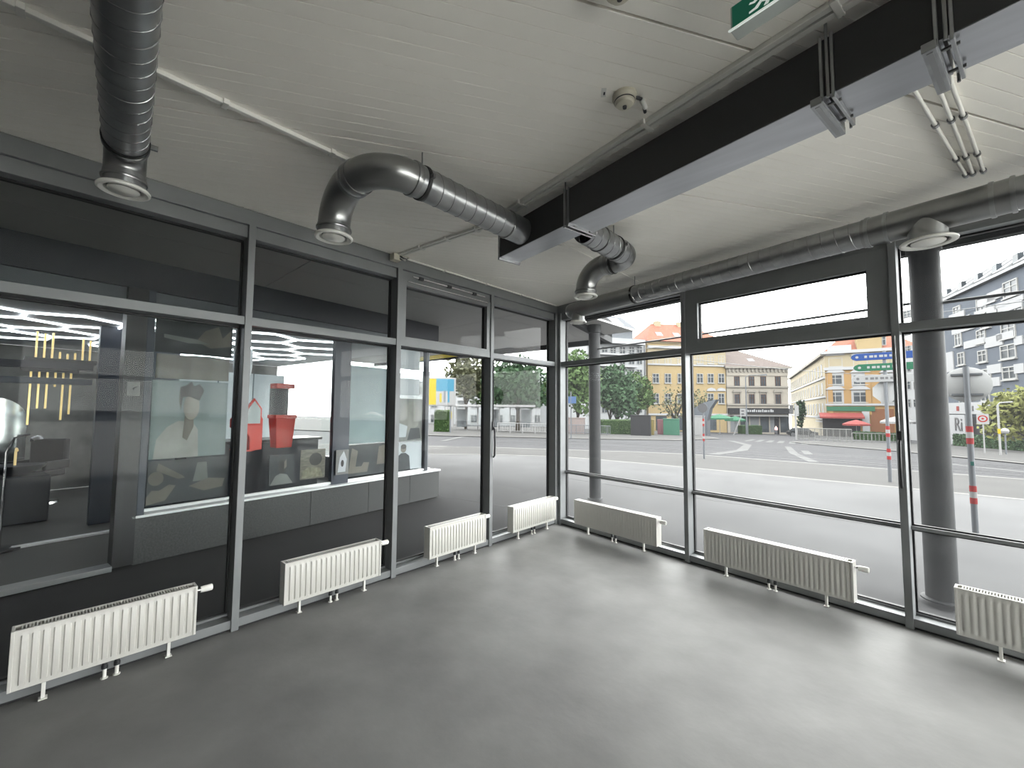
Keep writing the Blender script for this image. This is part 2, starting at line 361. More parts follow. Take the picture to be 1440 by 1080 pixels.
# duct 2, centre left: along -y, turns to -x, then down
t = thing('spiral_duct', (0, 0, 0), 'curved spiral duct left of the rectangular duct, outlet facing down', 'duct', 'round ventilation ducts')
x2 = 1.515; straight((x2, -2.53, AX), (x2, -3.40, AX), RD, t)
ring_at((x2, -2.66, AX), (0, 1, 0), RD, .014, GALVD, t)
MB().sweep([(x2, -2.50, AX), (x2, -2.66, AX)], RD+.003, 40, False).build('sleeve', GALV, t, True)
hanger((x2, -3.36, AX), (0, 1, 0), RD, t); ring_at((x2, -3.42, AX), (0, 1, 0), RD, .03, GALVD, t)
elbow(arc((x2-.2, -3.43, AX), (.2, 0, 0), (0, -.2, 0), PI/2, 16), RD, t)
ring_at((x2-.215, -3.63, AX), (1, 0, 0), RD, .035, GALVD, t); ring_at((x2-.26, -3.63, AX), (1, 0, 0), RD, .012, GALV, t)
MB().sweep([(x2-.2, -3.63, AX), (x2-.29, -3.63, AX)], RD, 40, False).build('sleeve', GALV, t, True)
q = Vector((x2-.29, -3.63, AX)); elbow(arc(q-Zv*.2, Zv*.2, (-.2, 0, 0), PI/2, 16), RD, t)
e0 = q+Vector((-.2, 0, -.2)); MB().sweep([e0+Zv*.01, e0-Zv*.055], RD+.002, 40, False).build('outlet_collar', GALV, t, True)
ring_at(e0-Zv*.012, (0, 0, 1), RD+.002, .012, GALVD, t); diffuser(e0-Zv*.058, RD*.96, t)
# duct 3, right of the rectangular duct
t = thing('spiral_duct', (0, 0, 0), 'short S-bent spiral duct right of the rectangular duct, outlet down', 'duct', 'round ventilation ducts')
x3 = 1.86; y3 = -1.66; straight((x3, -2.22, AX), (x3, y3, AX), RD, t)
ring_at((x3, -2.02, AX), (0, 1, 0), RD, .016, GALVD, t)
hanger((x3, -1.80, AX), (0, 1, 0), RD, t)
elbow(arc((x3-.16, y3, AX), (.16, 0, 0), (0, .16, 0), PI/2, 16), RD, t)
ring_at((x3-.17, y3+.16, AX), (1, 0, 0), RD, .018, RUB, t, 'rubber_clamp'); ring_at((x3-.21, y3+.16, AX), (1, 0, 0), RD, .03, GALVD, t)
MB().sweep([(x3-.16, y3+.16, AX), (x3-.26, y3+.16, AX)], RD, 40, False).build('sleeve', GALV, t, True)
q = Vector((x3-.26, y3+.16, AX)); elbow(arc(q-Zv*.19, Zv*.19, (-.19, 0, 0), PI/2, 16), RD, t)
e0 = q+Vector((-.19, 0, -.19)); MB().sweep([e0+Zv*.01, e0-Zv*.05], RD+.002, 40, False).build('outlet_collar', GALV, t, True)
ring_at(e0-Zv*.01, (0, 0, 1), RD+.002, .012, GALVD, t); diffuser(e0-Zv*.053, RD*.96, t)
RD = .097
# duct 4, along the street front
t = thing('spiral_duct', (0, 0, 0), 'long spiral duct running along the top of the street windows', 'duct', 'round ventilation ducts')
w0 = RW(.52, -.26, 2.80); w1 = RW(6.5, -.62, 2.80); dw = (w1-w0).normalized(); pw = dw.cross(Zv)
s1 = .95; L4 = (w1-w0).length
straight(w0+dw*s1, w0+dw*2.93, RD-.003, t); straight(w0+dw*3.55, w1, RD-.003, t)
for a in (s1, 3.95): hanger(w0+dw*a, dw, RD-.003, t)
MB().sweep([w0+dw*.0, w0+dw*s1], RD-.002, 40, False).build('sleeve', GALVD, t, True)
MB().sweep([w0+dw*2.90, w0+dw*3.58], RD+.002, 40, False).build('tee_piece', GALVD, t, True)
for a in (2.93, 3.03, 3.50, 3.58): ring_at(w0+dw*a, dw, RD+.002, .02, GALV, t)
MB().lathe(w0, -dw, [(0, RD-.002), (.02, RD-.004), (.05, RD*.86), (.075, RD*.6), (.085, 0)], 36).build('end_cap', GALVD, t, True)
for a, dz, rr, dr in ((.09, .16, .080, .085), (3.22, .16, .095, .112)):
    c = w0+dw*a; MB().sweep([c, c-Zv*dz], rr, 36, False).build('outlet_collar', GALVD, t, True)
    ring_at(c-Zv*(dz-.02), (0, 0, 1), rr, .014, GALV, t); diffuser(c-Zv*dz, dr, t)

# rectangular duct
eD = Vector((math.sin(math.radians(100.4)), math.cos(math.radians(100.4)), 0)); nD = Vector((-eD.y, eD.x, 0))   # nD towards the street
t = thing('rectangular_duct', (0, 0, 0), 'long rectangular sheet metal duct crossing the ceiling diagonally', 'duct')
zb, zt = 2.715, 2.935
o = Vector((1.235, -2.435, 0))
def dbox(nm, s0, s1, d0, d1, z0, z1, m=SHEET, parent=t, bev=.002):
    return MB().obox(o+eD*s0+nD*d0+Zv*z0, eD*(s1-s0), nD*(d1-d0), Zv*(z1-z0)).build(nm, m, parent, bevel=bev)
dbox('end_section', .0, .735, 0, .185, zb+.004, zt)
secs = [.74, 2.10, 2.40, 3.7, 5.3]
for i in range(len(secs)-1): dbox('duct_section', secs[i]+.004, secs[i+1]-.004, -.01, .215, zb, zt)
DSIDE = mat('dark_grey_sheet', (.035, .035, .037), .55)  # thin dark grey sheet over the duct side away from the street
dbox('side_sheet', 0, .72, -.004, 0, zb+.006, zt, DSIDE, bev=0); dbox('side_sheet', .76, 5.3, -.014, -.01, zb+.002, zt, DSIDE, bev=0)
dbox('end_flange', -.012, .006, -.012, .197, zb-.014, zt+.01, GALV)
for s in secs[:4]:
    for ds in (-.022, .012):
        f = dbox('flange', s+ds, s+ds+.010, -.022, .232, zb-.022, zt+.012, GALV)
    for q in (.03, .17): MB().cyl(o+eD*(s-.028)+nD*q+Zv*(zb-.012), o+eD*(s+.03)+nD*q+Zv*(zb-.012), .006, 8).build('bolt', GALVD, f, True)
    for q in (-.03, .24): MB().cyl(o+eD*(s+.005)+nD*q+Zv*(zb-.02), o+eD*(s+.005)+nD*q+Zv*H, .005, 8).build('hanger_rod', GALVD, f, True)
for s in (2.10, 2.40):
    h = dbox('hanger_rail', s-.05, s-.015, -.035, .25, zb-.032, zb-.002, GALV)
    dbox('rail_slot', s-.04, s-.025, -.02, .235, zb-.0335, zb-.030, GALVD, h, 0)

# ceiling trunking, conduits
def trunk(pts, w, h, label, m=PLAST, lines=1, clips=(), cat='cable trunking', name='cable_trunking'):
    t = thing(name, (0, 0, 0), label, cat)
    for i in range(len(pts)-1):
        a, b = Vector(pts[i]), Vector(pts[i+1]); d = (b-a); n = d.normalized().cross(Zv)
        for k in range(lines):
            off = (k-(lines-1)/2)*(w+.012)
            MB().obox(a+n*(off-w/2)-Zv*h, d, n*w, Zv*h).build('trunking_run', m, t, bevel=.003)
        for c in clips:
            p = a+d*c; MB().obox(p-d.normalized()*.012-n*(lines*(w+.012)/2+.006)-Zv*(h+.003), d.normalized()*.024, n*(lines*(w+.012)+.012), Zv*(h+.003)).build('clip', PLAST, t, bevel=.002)
    return t
trunk([(1.155, -6.5, H), (1.145, -3.5, H)], .03, .022, 'white ceiling trunking running from the top-left duct to the curved duct', lines=1, clips=(.55, .76, .93))
trunk([(.03, -2.585, H), (1.12, -2.47, H)], .022, .018, 'white conduit pair from the header junction box to the rectangular duct', lines=2, clips=(.3, .6, .9))
trunk([o+eD*-.02-nD*.06+Zv*H, o+eD*4.6-nD*.075+Zv*H], .028, .024, 'grey-white double trunking alongside the rectangular duct', lines=2, clips=(.08, .3, .47, .52))
trunk([(.012, -2.5, H), (.012, -.05, H)], .016, .014, 'thin pale conduit along the top of the left header', clips=(.2, .45, .7))
for i, (p, q_, lab) in enumerate((((3.545, -2.21, H), (3.815, -1.0, H), 'pale ceiling conduit on the right, farthest left of three'), ((3.615, -2.21, H), (3.842, -1.0, H), 'pale ceiling conduit on the right, middle of three'), ((3.655, -2.21, H), (3.885, -1.0, H), 'pale ceiling conduit on the right, nearest the photo edge'))):
    c = thing('conduit', (0, 0, 0), lab, 'conduit', 'conduits on the right of the ceiling')
    p = Vector(p)-Zv*.014; q_ = Vector(q_)-Zv*.014
    MB().cyl(p, q_, .009, 12).build('pipe', PLAST, c, True)
    for f in (.35, .75, .97): MB().lathe(p+(q_-p)*f, (q_-p), [(-.012, .011), (-.012, .015), (.012, .015), (.012, .011)], 12).build('clip', GALV, c, True)
jb = thing('junction_box', (.05, -2.62, 2.93), 'small open cream junction box with loose wires on the header', 'junction box')
MB().box(-.045, .03, -.03, .05, 0, .062).build('box_body', CREAMP, jb, bevel=.004)
MB().box(-.02, .034, .03, .056, .01, .05).build('terminal_block', DARKM, jb, bevel=.002)
for k in range(3): MB().sweep([(.03, .03, .03+.01*k), (.06, .07+.02*k, .0+.02*k), (.02, .10+.02*k, .05), (.0, .14, .055)], .004, 6).build('wire', (PLAST, BLACK, CREAMP)[k], jb, True)
# smoke detector
def detector(loc, label, tagp):
    t = thing('smoke_detector', loc, label, 'smoke detector', 'round detectors on the ceiling')
    MB().lathe((0, 0, 0), (0, 0, -1), [(0, .055), (.014, .056), (.018, .052), (.026, .050), (.028, .046), (.034, .046), (.036, .040), (.046, .036), (.052, .02), (.053, 0)], 32).build('detector_body', CREAMP, t, True)
    MB().lathe((0, 0, -.028), (0, 0, -1), [(0, .047), (.001, .0475), (.004, .0475), (.005, .046)], 32).build('vent_slot', BLACK, t, True)
    MB().lathe((0, 0, -.05), (0, 0, -1), [(0, .010), (.012, .009), (.013, 0)], 16).build('sensor_tip', DARKM, t, True)
    if tagp:
        p = MB().obox((-.05, -.085, -.03), (.03, -.045, -.002), (-.018, -.012, .0), (0, 0, .002)).build('label_tag', PLAST, t)
        MB().obox((-.045, -.10, -.0325), (.010, -.015, -.0007), (-.006, -.004, 0), (0, 0, .001)).build('tag_mark', BLACK, p)
        MB().sweep([(.04, .01, -.02), (.055, .06, -.012), (.045, .10, -.012), (.03, .15, -.012)], .008, 8).build('cable_stub', DARKM, t, True)
        MB().cyl((.055, .055, -.014), (.045, .12, -.014), .011, 10).build('conduit_stub', PLAST, t, True)
    return t
detector((2.57, -2.99, H), 'cream smoke detector with a small hanging tag on the ceiling', True)
detector((2.80, -3.47, H), 'pale round ceiling detector cut off by the top edge', False)
# exit sign: luminaire box with green pictogram face
ex = thing('exit_sign', (3.07, -3.20, 2.83), 'green running-man emergency exit sign hanging from the ceiling', 'exit sign', rz=math.radians(-8))
MB().box(0, .36, 0, .055, 0, .15).build('housing', mat('sign_housing', (.42, .45, .43), .35), ex, bevel=.006)
MB().box(.008, .352, -.004, .0, .012, .138).build('sign_face', emat('exit_green', (.0, .10, .055), .25), ex, bevel=.001)
wm = emat('exit_white', (.75, .8, .76), .35)
MB().box(-.004, .364, -.006, .0, 0, .010).build('light_strip', wm, ex)
mn = MB()
def pol(pts): mn.prism([(x, 0, z) for x, z in pts], (0, -.0055, 0), (0, -.0042, 0))
mn.lathe((.115, -.0055, .112), (0, 1, 0), [(0, 0), (0, .011), (.0015, .011)], 14)
pol([(.10, .098), (.118, .10), (.112, .06), (.094, .062)]); pol([(.10, .098), (.075, .082), (.066, .088), (.062, .08), (.08, .07), (.10, .085)])
pol([(.118, .10), (.135, .08), (.15, .085), (.148, .076), (.132, .07), (.114, .085)]); pol([(.094, .062), (.112, .06), (.128, .042), (.118, .018), (.106, .02), (.113, .04), (.10, .05)])
pol([(.094, .062), (.10, .05), (.088, .03), (.062, .028), (.062, .038), (.08, .042)])
mn.build('running_man', wm, ex)
ar = MB()
def pol2(pts): ar.prism([(x, 0, z) for x, z in pts], (0, -.0055, 0), (0, -.0042, 0))
pol2([(.20, .066), (.27, .066), (.27, .084), (.20, .084)]); pol2([(.27, .045), (.31, .075), (.27, .105)])
ar.build('arrow', wm, ex); ex.scale = (1, 1, .6); ex.location.z = 2.84; MB().cyl((.18, .028, .15), (.18, .028, (H-2.84)/.6), .008, 8).build('stem', PLAST, ex, True)

# ================================================================== OUTSIDE
def gz(x, y): return -.06 - .036*max(0., y-7)
def ray(u, v): return F_ + R_*((u-720)/FPX) - U_*((v-540)/FPX)
def gp(u, depth):                         # ground point in the direction of column u of the photo
    p = CAM + ray(u, 590)*depth; return Vector((p.x, p.y, gz(p.x, p.y)))
def at(u, v, depth): return CAM + ray(u, v)*depth
ASPH = mat('asphalt', (.0265, .0265, .028), .9, spec=.05, noise=.10, nscale=.5, bump=.05, bscale=60)
PAVE = mat('pavement_asphalt', (.055, .055, .056), .85, spec=.04, noise=.14, nscale=.7, bump=.05, bscale=50)
PALE = mat('pale_concrete', (.036, .0355, .0348), .9, spec=.05, noise=.08, nscale=.8)
KERB = mat('kerb_stone', (.085, .083, .08), .9, spec=.05, noise=.08, nscale=3)
MARK = mat('road_paint', (.05, .05, .05), .9, spec=.05, noise=.15, nscale=2)
def sheet(name, poly, m, off=0., cuts=1, **kw):
    bm = bmesh.new(); vs = [bm.verts.new((x, y, 0)) for x, y in poly]; f = bm.faces.new(vs)
    if f.calc_center_median() and f.normal.z < 0: bmesh.ops.reverse_faces(bm, faces=[f])
    bmesh.ops.bisect_plane(bm, geom=bm.verts[:]+bm.edges[:]+bm.faces[:], plane_co=(0, 7, 0), plane_no=(0, 1, 0))
    bmesh.ops.triangulate(bm, faces=bm.faces[:]); bm.normal_update()
    for v in bm.verts: v.co.z = gz(v.co.x, v.co.y)+off
    for f in bm.faces:
        if f.normal.z < 0: f.normal_flip()
    me = bpy.data.meshes.new(name); bm.to_mesh(me); bm.free(); me.materials.append(m)
    o = bpy.data.objects.new(name, me); col.objects.link(o); o['kind'] = 'structure'; return o
def strip(name, pts, w, m, off, h, parent=None, **kw):
    mb = MB(); P = [Vector((x, y, gz(x, y)+off)) for x, y in pts]; Q = []
    for i in range(len(P)):
        d = (P[min(i+1, len(P)-1)]-P[max(i-1, 0)]); n = Vector((-d.y, d.x, 0)).normalized()*w/2; Q.append((P[i]+n, P[i]-n))
    for i in range(len(Q)-1):
        a, b = Q[i]; c, d = Q[i+1]
        mb.add([a, b, d, c, a+Zv*h, b+Zv*h, d+Zv*h, c+Zv*h], [(0, 3, 2, 1), (4, 5, 6, 7), (0, 1, 5, 4), (1, 2, 6, 5), (2, 3, 7, 6), (3, 0, 4, 7)])
    o = mb.build(name, m, parent); 
    for k, v in kw.items(): o[k] = v
    return o
sheet('street_ground', [(-260, -160), (260, -160), (260, 420), (-260, 420)], ASPH)
KL = [(-40, -20), (-8.6, 4.3), (-6.6, 5.9), (-4.9, 6.9), (-2, 7.3), (3.4, 7.4), (60, 7.2)]
SL_ = [(-45, -18), (-11.2, 6.2), (-9.2, 8.0), (-7.3, 9.6), (-5, 11.8), (-2.8, 13.2), (3.4, 13.2), (60, 13)]
sheet('pavement_near', [(-40, -40), *KL, (60, -40)], PAVE, .03)
sheet('bounce_paving', [(9.6, -40), (60, -40), (60, 6.8), (9.6, 6.8)], mat('bounce_slabs', (.74, .73, .70), .85, noise=.08, nscale=.6), .04)  # unseen pale paving added to bounce light up to the ceiling
sheet('median_strip', KL+SL_[::-1], PALE, .025)
strip('kerb_near', KL, .16, KERB, .025, .012, kind='structure'); strip('kerb_median', SL_, .16, KERB, .02, .012, kind='structure')
FL = [(-60, -12), (-19.6, 12.5), (-15.0, 19), (-9.6, 28.5), (-9.6, 40), (-16, 52), (-26, 70)]
sheet('pavement_far', [(-120, -20), *FL, (-60, 110), (-150, 110)], PALE, .05); strip('kerb_far', FL, .25, KERB, .045, .012, kind='structure')
FR = [(60, 21), (7.4, 23.5), (3.5, 31), (-1.5, 36.5), (-3.6, 41), (-2.5, 50), (4, 58), (60, 40)]
sheet('pavement_island', FR, PALE, .05); strip('kerb_island', FR[:5]+FR[5:6], .25, KERB, .045, .012, kind='structure')
sheet('pavement_houses', [(-30, 82), (-12, 94), (-6, 95), (40, 78), (60, 62), (80, 120), (-30, 130)], PALE, .05)
lm = strip('lane_marking', [(-2.4, 14.6), (-2.6, 20), (-4.2, 28), (-7.4, 36)], .5, MARK, .004, .004); tag(lm, kind='structure')
for i, pts in enumerate(([(1.2, 14.2), (-.3, 20), (-2.0, 29)], [(.3, 20), (-.4, 24)], [(8, 15.5), (4.5, 20)], [(-9, 13), (-13, 17), (-16, 22)], [(-14, 9), (-19, 15)])):
    tag(strip('lane_marking', pts, .35, MARK, .004, .004), kind='structure')
for k in range(6):
    x = -6.4+k*.9; tag(strip('crossing_bar', [(x, 37-k*.3), (x-1.2, 45-k*.3)], .45, MARK, .004, .004), kind='structure')

RAIL = mat('tram_rail', (.012, .012, .013), .5, spec=.1)
for k, y in enumerate((15.0, 16.4, 19.6, 21.0)): tag(strip('tram_rail', [(-26, y-11), (-12, y-3.5), (-6, y-.6), (0, y+.2), (50, y-1.6)], .07, RAIL, .003, .006), kind='structure')
tag(strip('pavement_joint', [(-2.77, .10), (-.5, .46)], .012, RAIL, .031, .002), kind='structure')
tag(strip('pavement_joint', [(-2.9, 3.4), (6, 3.0)], .012, RAIL, .031, .002), kind='structure')
# ---- roof / canopy over passage and street front
ROOFU = mat('canopy_panels', (.36, .352, .34), .6, noise=.05, nscale=1.2)
ROOFD = mat('canopy_fascia', (.02, .021, .022), .6, spec=.1)
canopy = struct('ceiling_canopy')
rA, rB = RW(-.22, .98, 0), RW(9.2, 1.12, 0)
CP = [(-9.5, -10.5), (-9.5, 2.6), (-4.36, 3.08), (-2.0, 3.2), (-.95, 3.25), (rA.x-.35, rA.y+.15), (rA.x, rA.y), (rB.x, rB.y), (rB.x, -10.5)]
MB().prism([(x, y, 0) for x, y in CP], (0, 0, 3.09), (0, 0, 3.42)).build('roof_slab', ROOFD, canopy)
for i in range(1, 7):
    p, q = CP[i], CP[i+1] if i+1 < len(CP) else CP[0]
    d = Vector((q[0]-p[0], q[1]-p[1], 0)); n = Vector((d.y, -d.x, 0)).normalized()
    MB().obox(Vector((p[0], p[1], 2.97)), d, n*.10, Zv*.47).build('fascia', ROOFD, canopy, bevel=.004)
# canopy panels (outside the room), 1.25 m wide with open joints
for i in range(8):
    x1 = -.18-i*1.17; x0 = x1-1.162
    for y0, y1 in ((-10, -6.2), (-6.19, -3.0), (-2.99, .2), (.21, 2.72)):
        MB().box(x0, x1, y0, y1, 3.06, 3.09).build('canopy_panel', ROOFU, canopy)
for i in range(7):
    a = .1+i*1.3; MB().prism([RW(a, .18, 0), RW(a+1.29, .18, 0), RW(a+1.29, .92, 0), RW(a, .92, 0)][::-1], (0, 0, 3.06), (0, 0, 3.09)).build('canopy_panel', mat('overhang_panels_shaded', (.10, .10, .10), .7), canopy)  # backlit shade of the overhang underside put into a darker panel colour
MB().prism([(-3.4, 2.72, 0), (-1.2, 2.72, 0), (-1.0, 3.05, 0), (-3.4, 2.95, 0)][::-1], (0, 0, 3.06), (0, 0, 3.09)).build('canopy_panel', ROOFU, canopy)
# yellow sign strip under the canopy edge
ys = thing('canopy_sign', (-5.3, 2.0, 2.86), 'yellow strip sign hanging under the canopy edge', 'sign')
MB().box(-1.3, .9, -.02, .02, 0, .10).build('sign_board', mat('sign_yellow', (.85, .66, .02), .5), ys, bevel=.004)
for x in (-1.1, .7): MB().cyl((x, 0, .1), (x, 0, .2), .01, 8).build('bracket', DARKM, ys, True)
# columns
def column(p, r, label):
    t = thing('column', p, label, 'column', 'dark round columns outside the glazing')
    MB().sweep([(0, 0, .0), (0, 0, 3.07)], r, 36).build('shaft', CONC, t, True)
    MB().lathe((0, 0, 0), Zv, [(0, r+.03), (.012, r+.03), (.02, r)], 36).build('base_ring', CONC, t, True)
    MB().lathe((0, 0, 2.9), Zv, [(0, r), (.01, r+.015), (.17, r+.015), (.17, r)], 36).build('top_collar', CONC, t, True)
    return t
c1 = Vector((-.47, 1.74, .01)); c2 = Vector((3.67, .30, .01))
column(c1, .1, 'slim dark round column just outside beyond the glass corner'); column(c2, .1, 'wide dark round column right outside the right-hand window')
tr = MB().cyl((c1.x+.1, c1.y-.035, 2.62), (c2.x-.1, c2.y+.035, 2.50), .013, 10).build('tie_rod', DARKM, None, True); tag(tr, 'thin dark tie rod spanning between the two round columns', 'tie rod')
sp = MB().cyl((c2.x+.09, c2.y, 2.47), (c2.x+5, c2.y-.6, 2.47), .013, 10).build('tie_rod', DARKM, None, True); tag(sp, 'thin dark tie rod running right from the wide column', 'tie rod')

# ---- hair salon across the passage
A_ = Vector((-2.2, -4.1, 0)); tS = Vector((-.11253, .99365, 0)); nS = Vector((.99365, .11253, 0))   # nS towards the passage
def SP(s, d, z): return A_ + tS*s + nS*d + Zv*z
salon = thing('salon_shopfront', A_, 'dark glazed hair salon shopfront across the covered passage', 'shopfront')
salon.rotation_euler = (0, 0, math.atan2(tS.y, tS.x)-PI/2)
# local frame of the salon: x = d (towards the passage), y = s, z
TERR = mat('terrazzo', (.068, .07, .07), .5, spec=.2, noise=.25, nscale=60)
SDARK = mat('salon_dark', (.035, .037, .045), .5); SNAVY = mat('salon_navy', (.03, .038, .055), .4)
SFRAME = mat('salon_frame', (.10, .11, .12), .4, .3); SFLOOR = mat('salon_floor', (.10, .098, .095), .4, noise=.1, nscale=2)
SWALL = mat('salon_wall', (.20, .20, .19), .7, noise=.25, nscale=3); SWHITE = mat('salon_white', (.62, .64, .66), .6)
SILLW = mat('white_sill', (.72, .73, .74), .4)
def sb(nm, d0, d1, s0, s1, z0, z1, m, parent=salon, bev=.002): return MB().box(d0, d1, s0, s1, z0, z1).build(nm, m, parent, bevel=bev)
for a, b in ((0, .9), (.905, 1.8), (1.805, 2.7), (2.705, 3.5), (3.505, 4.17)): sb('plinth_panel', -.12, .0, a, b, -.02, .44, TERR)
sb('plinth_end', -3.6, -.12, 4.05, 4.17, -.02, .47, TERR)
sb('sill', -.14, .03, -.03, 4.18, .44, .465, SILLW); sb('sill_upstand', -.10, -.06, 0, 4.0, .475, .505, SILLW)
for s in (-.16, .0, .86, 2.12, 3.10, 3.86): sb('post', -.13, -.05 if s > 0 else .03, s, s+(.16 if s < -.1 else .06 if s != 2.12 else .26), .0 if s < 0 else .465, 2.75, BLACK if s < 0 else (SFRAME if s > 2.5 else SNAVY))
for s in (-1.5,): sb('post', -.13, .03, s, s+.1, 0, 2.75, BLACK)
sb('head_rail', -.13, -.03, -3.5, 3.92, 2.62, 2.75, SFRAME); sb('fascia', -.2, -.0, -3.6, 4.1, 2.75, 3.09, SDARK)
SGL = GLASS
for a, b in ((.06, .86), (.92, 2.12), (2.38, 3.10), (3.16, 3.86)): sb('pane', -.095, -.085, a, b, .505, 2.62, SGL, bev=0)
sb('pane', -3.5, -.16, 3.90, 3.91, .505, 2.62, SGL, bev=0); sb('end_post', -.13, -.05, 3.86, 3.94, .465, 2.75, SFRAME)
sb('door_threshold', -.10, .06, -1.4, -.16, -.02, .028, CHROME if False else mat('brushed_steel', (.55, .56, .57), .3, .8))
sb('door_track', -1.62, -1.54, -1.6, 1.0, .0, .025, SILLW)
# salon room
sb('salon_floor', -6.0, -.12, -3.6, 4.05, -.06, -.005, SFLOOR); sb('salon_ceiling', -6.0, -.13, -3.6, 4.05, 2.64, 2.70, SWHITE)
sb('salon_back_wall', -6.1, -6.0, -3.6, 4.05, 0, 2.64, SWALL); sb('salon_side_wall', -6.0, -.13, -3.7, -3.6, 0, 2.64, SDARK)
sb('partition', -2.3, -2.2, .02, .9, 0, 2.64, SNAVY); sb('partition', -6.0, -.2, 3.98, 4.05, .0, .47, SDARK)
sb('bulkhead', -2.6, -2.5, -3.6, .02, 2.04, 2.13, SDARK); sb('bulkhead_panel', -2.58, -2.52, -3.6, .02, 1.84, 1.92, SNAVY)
# arch-headed openings on the left of the salon
for y0, y1 in ((-2.55, -1.75), (-1.05, -.25)):
    mb = MB(); pts = [(y0, .05), (y1, .05), (y1, 1.3)]+[((y0+y1)/2+(y1-y0)/2*math.cos(a*PI/12), 1.3+(y1-y0)/2*math.sin(a*PI/12)) for a in range(1, 12)]+[(y0, 1.3)]
    mb.prism([(-5.97, y, z) for y, z in pts], (0, 0, 0), (.03, 0, 0)); mb.build('arched_mirror', mat('salon_mirror', (.5, .52, .53), .08, .9), salon)
sb('bright_window', -5.99, -5.95, -1.62, -1.2, 1.05, 1.75, emat('salon_window', (.7, .8, .9), .8)); 

# honeycomb LED ceiling lights: every tube is a part
LED = emat('led_tube', (.93, .96, 1.0), 5.0)
def honeycomb(loc, nx, ny, R, label):
    t = thing('honeycomb_light', loc, label, 'ceiling light', 'honeycomb ceiling lights'); t.rotation_euler = salon.rotation_euler
    src = MB().obox((-R/2, -.012, -.022), (R, 0, 0), (0, .024, 0), (0, 0, .022)).build('light_tube', LED, t); first = True; seen = set()
    for i in range(nx):
        for j in range(ny):
            cx = i*1.5*R; cy = (j+.5*(i % 2))*math.sqrt(3)*R
            for k in range(6):
                a0 = k*PI/3; a1 = a0+PI/3
                p = (cx+R*math.cos(a0), cy+R*math.sin(a0)); q = (cx+R*math.cos(a1), cy+R*math.sin(a1)); m_ = ((p[0]+q[0])/2, (p[1]+q[1])/2)
                key = (round(m_[0], 2), round(m_[1], 2))
                if key in seen: continue
                seen.add(key); rz = math.atan2(q[1]-p[1], q[0]-p[0])
                if first: src.location = (m_[0], m_[1], 0); src.rotation_euler = (0, 0, rz); first = False
                else: inst(src, t, (m_[0], m_[1], 0), rz)
    return t
honeycomb(SP(-2.4, -4.3, 2.64), 4, 3, .50, 'white honeycomb LED light on the salon ceiling behind the leftmost pane')
honeycomb(SP(.75, -4.5, 2.64), 5, 3, .52, 'white honeycomb LED light on the salon ceiling in the second bay')
# gold rods on black rails
GOLD = mat('brass', (.75, .56, .22), .3, .8, emit=(.9, .7, .35), estr=.35)
def rods(loc, lens, label, z1):
    t = thing('brass_rod_pendant', loc, label, 'pendant light', 'brass rod pendants in the salon'); t.rotation_euler = salon.rotation_euler
    MB().box(-.03, .03, -.1, .075*len(lens), .0, .06).build('rail', BLACK, t, bevel=.004)
    for i, l in enumerate(lens): MB().box(-.011, .011, .075*i-.011, .075*i+.011, .06 if z1 > 0 else -l, .06+l if z1 > 0 else 0).build('brass_rod', GOLD, t, bevel=.004)
rods(SP(-.46, -3.1, 2.16), [.36, .34, .36, .1, .08, .1, .32, .30], 'row of upright brass rods above the black salon rail', 1)
rods(SP(-.50, -3.0, 2.02), [.72, .5, .5, .2, .66, .58], 'row of hanging brass rods below the black salon rail', -1)
# styling chairs, basin, desk
def chair(loc, rz, label):
    t = thing('styling_chair', loc, label, 'chair', 'black styling chairs in the salon', rz); LE = mat('black_leather', (.02, .02, .022), .35)
    MB().box(-.26, .26, -.25, .25, .42, .54).build('seat', LE, t, bevel=.03); MB().box(-.26, .26, .2, .3, .56, 1.02).build('backrest', LE, t, bevel=.03)
    for x in (-.31, .26): MB().box(x, x+.05, -.2, .24, .54, .68).build('armrest', LE, t, bevel=.015)
    MB().lathe((0, 0, 0), Zv, [(0, .30), (.03, .29), (.05, .06), (.42, .045)], 24).build('pedestal', CHROME, t, True)
chair(SP(-1.15, -2.2, 0), .5, 'black styling chair in the salon doorway, nearest the glass'); chair(SP(-1.6, -4.2, 0), -.4, 'black styling chair deep in the dark salon')
chair(SP(1.3, -3.7, 0), 1.2, 'black styling chair behind the second salon pane')
bs = thing('wash_basin', SP(-.55, -3.2, 0), 'dark wash basin with a brass tap inside the salon', 'basin'); bs.rotation_euler = salon.rotation_euler
MB().box(-.25, .25, -.3, .3, 0, .62).build('cabinet', SDARK, bs, bevel=.02); MB().lathe((0, 0, .62), Zv, [(0, .10), (.10, .26), (.14, .28), (.13, .25), (.05, .12), (.04, 0)], 28).build('bowl', SDARK, bs, True)
MB().sweep([(-.18, 0, .74), (-.18, 0, .92), (-.12, 0, .97), (-.02, 0, .95)], .014, 10).build('tap', GOLD, bs, True)
ct = thing('reception_desk', SP(.95, -2.2, 0), 'low black reception counter behind the salon windows', 'counter'); ct.rotation_euler = salon.rotation_euler
MB().box(-.3, .3, -.0, 2.0, 0, .98).build('desk_body', SDARK, ct, bevel=.01); MB().box(-.34, .34, -.05, 2.05, .98, 1.02).build('desk_top', BLACK, ct, bevel=.006)
wc = thing('wall_cabinet', SP(1.0, -5.4, 0), 'pale cabinets and shelves along the bright salon back wall', 'cabinet'); wc.rotation_euler = salon.rotation_euler
for k in range(4):
    c_ = MB().box(-.3, .2, k*.72, k*.72+.70, .1, 2.35).build('cabinet_door', mat('pale_cabinet', (.45, .5, .52), .5), wc, bevel=.008)
    MB().box(.2, .215, k*.72+.05, k*.72+.07, 1.0, 1.2).build('handle', CHROME, c_)
pl = thing('white_pillar', SP(2.02, -2.9, 0), 'slim white classical pillar standing in the salon', 'pillar')
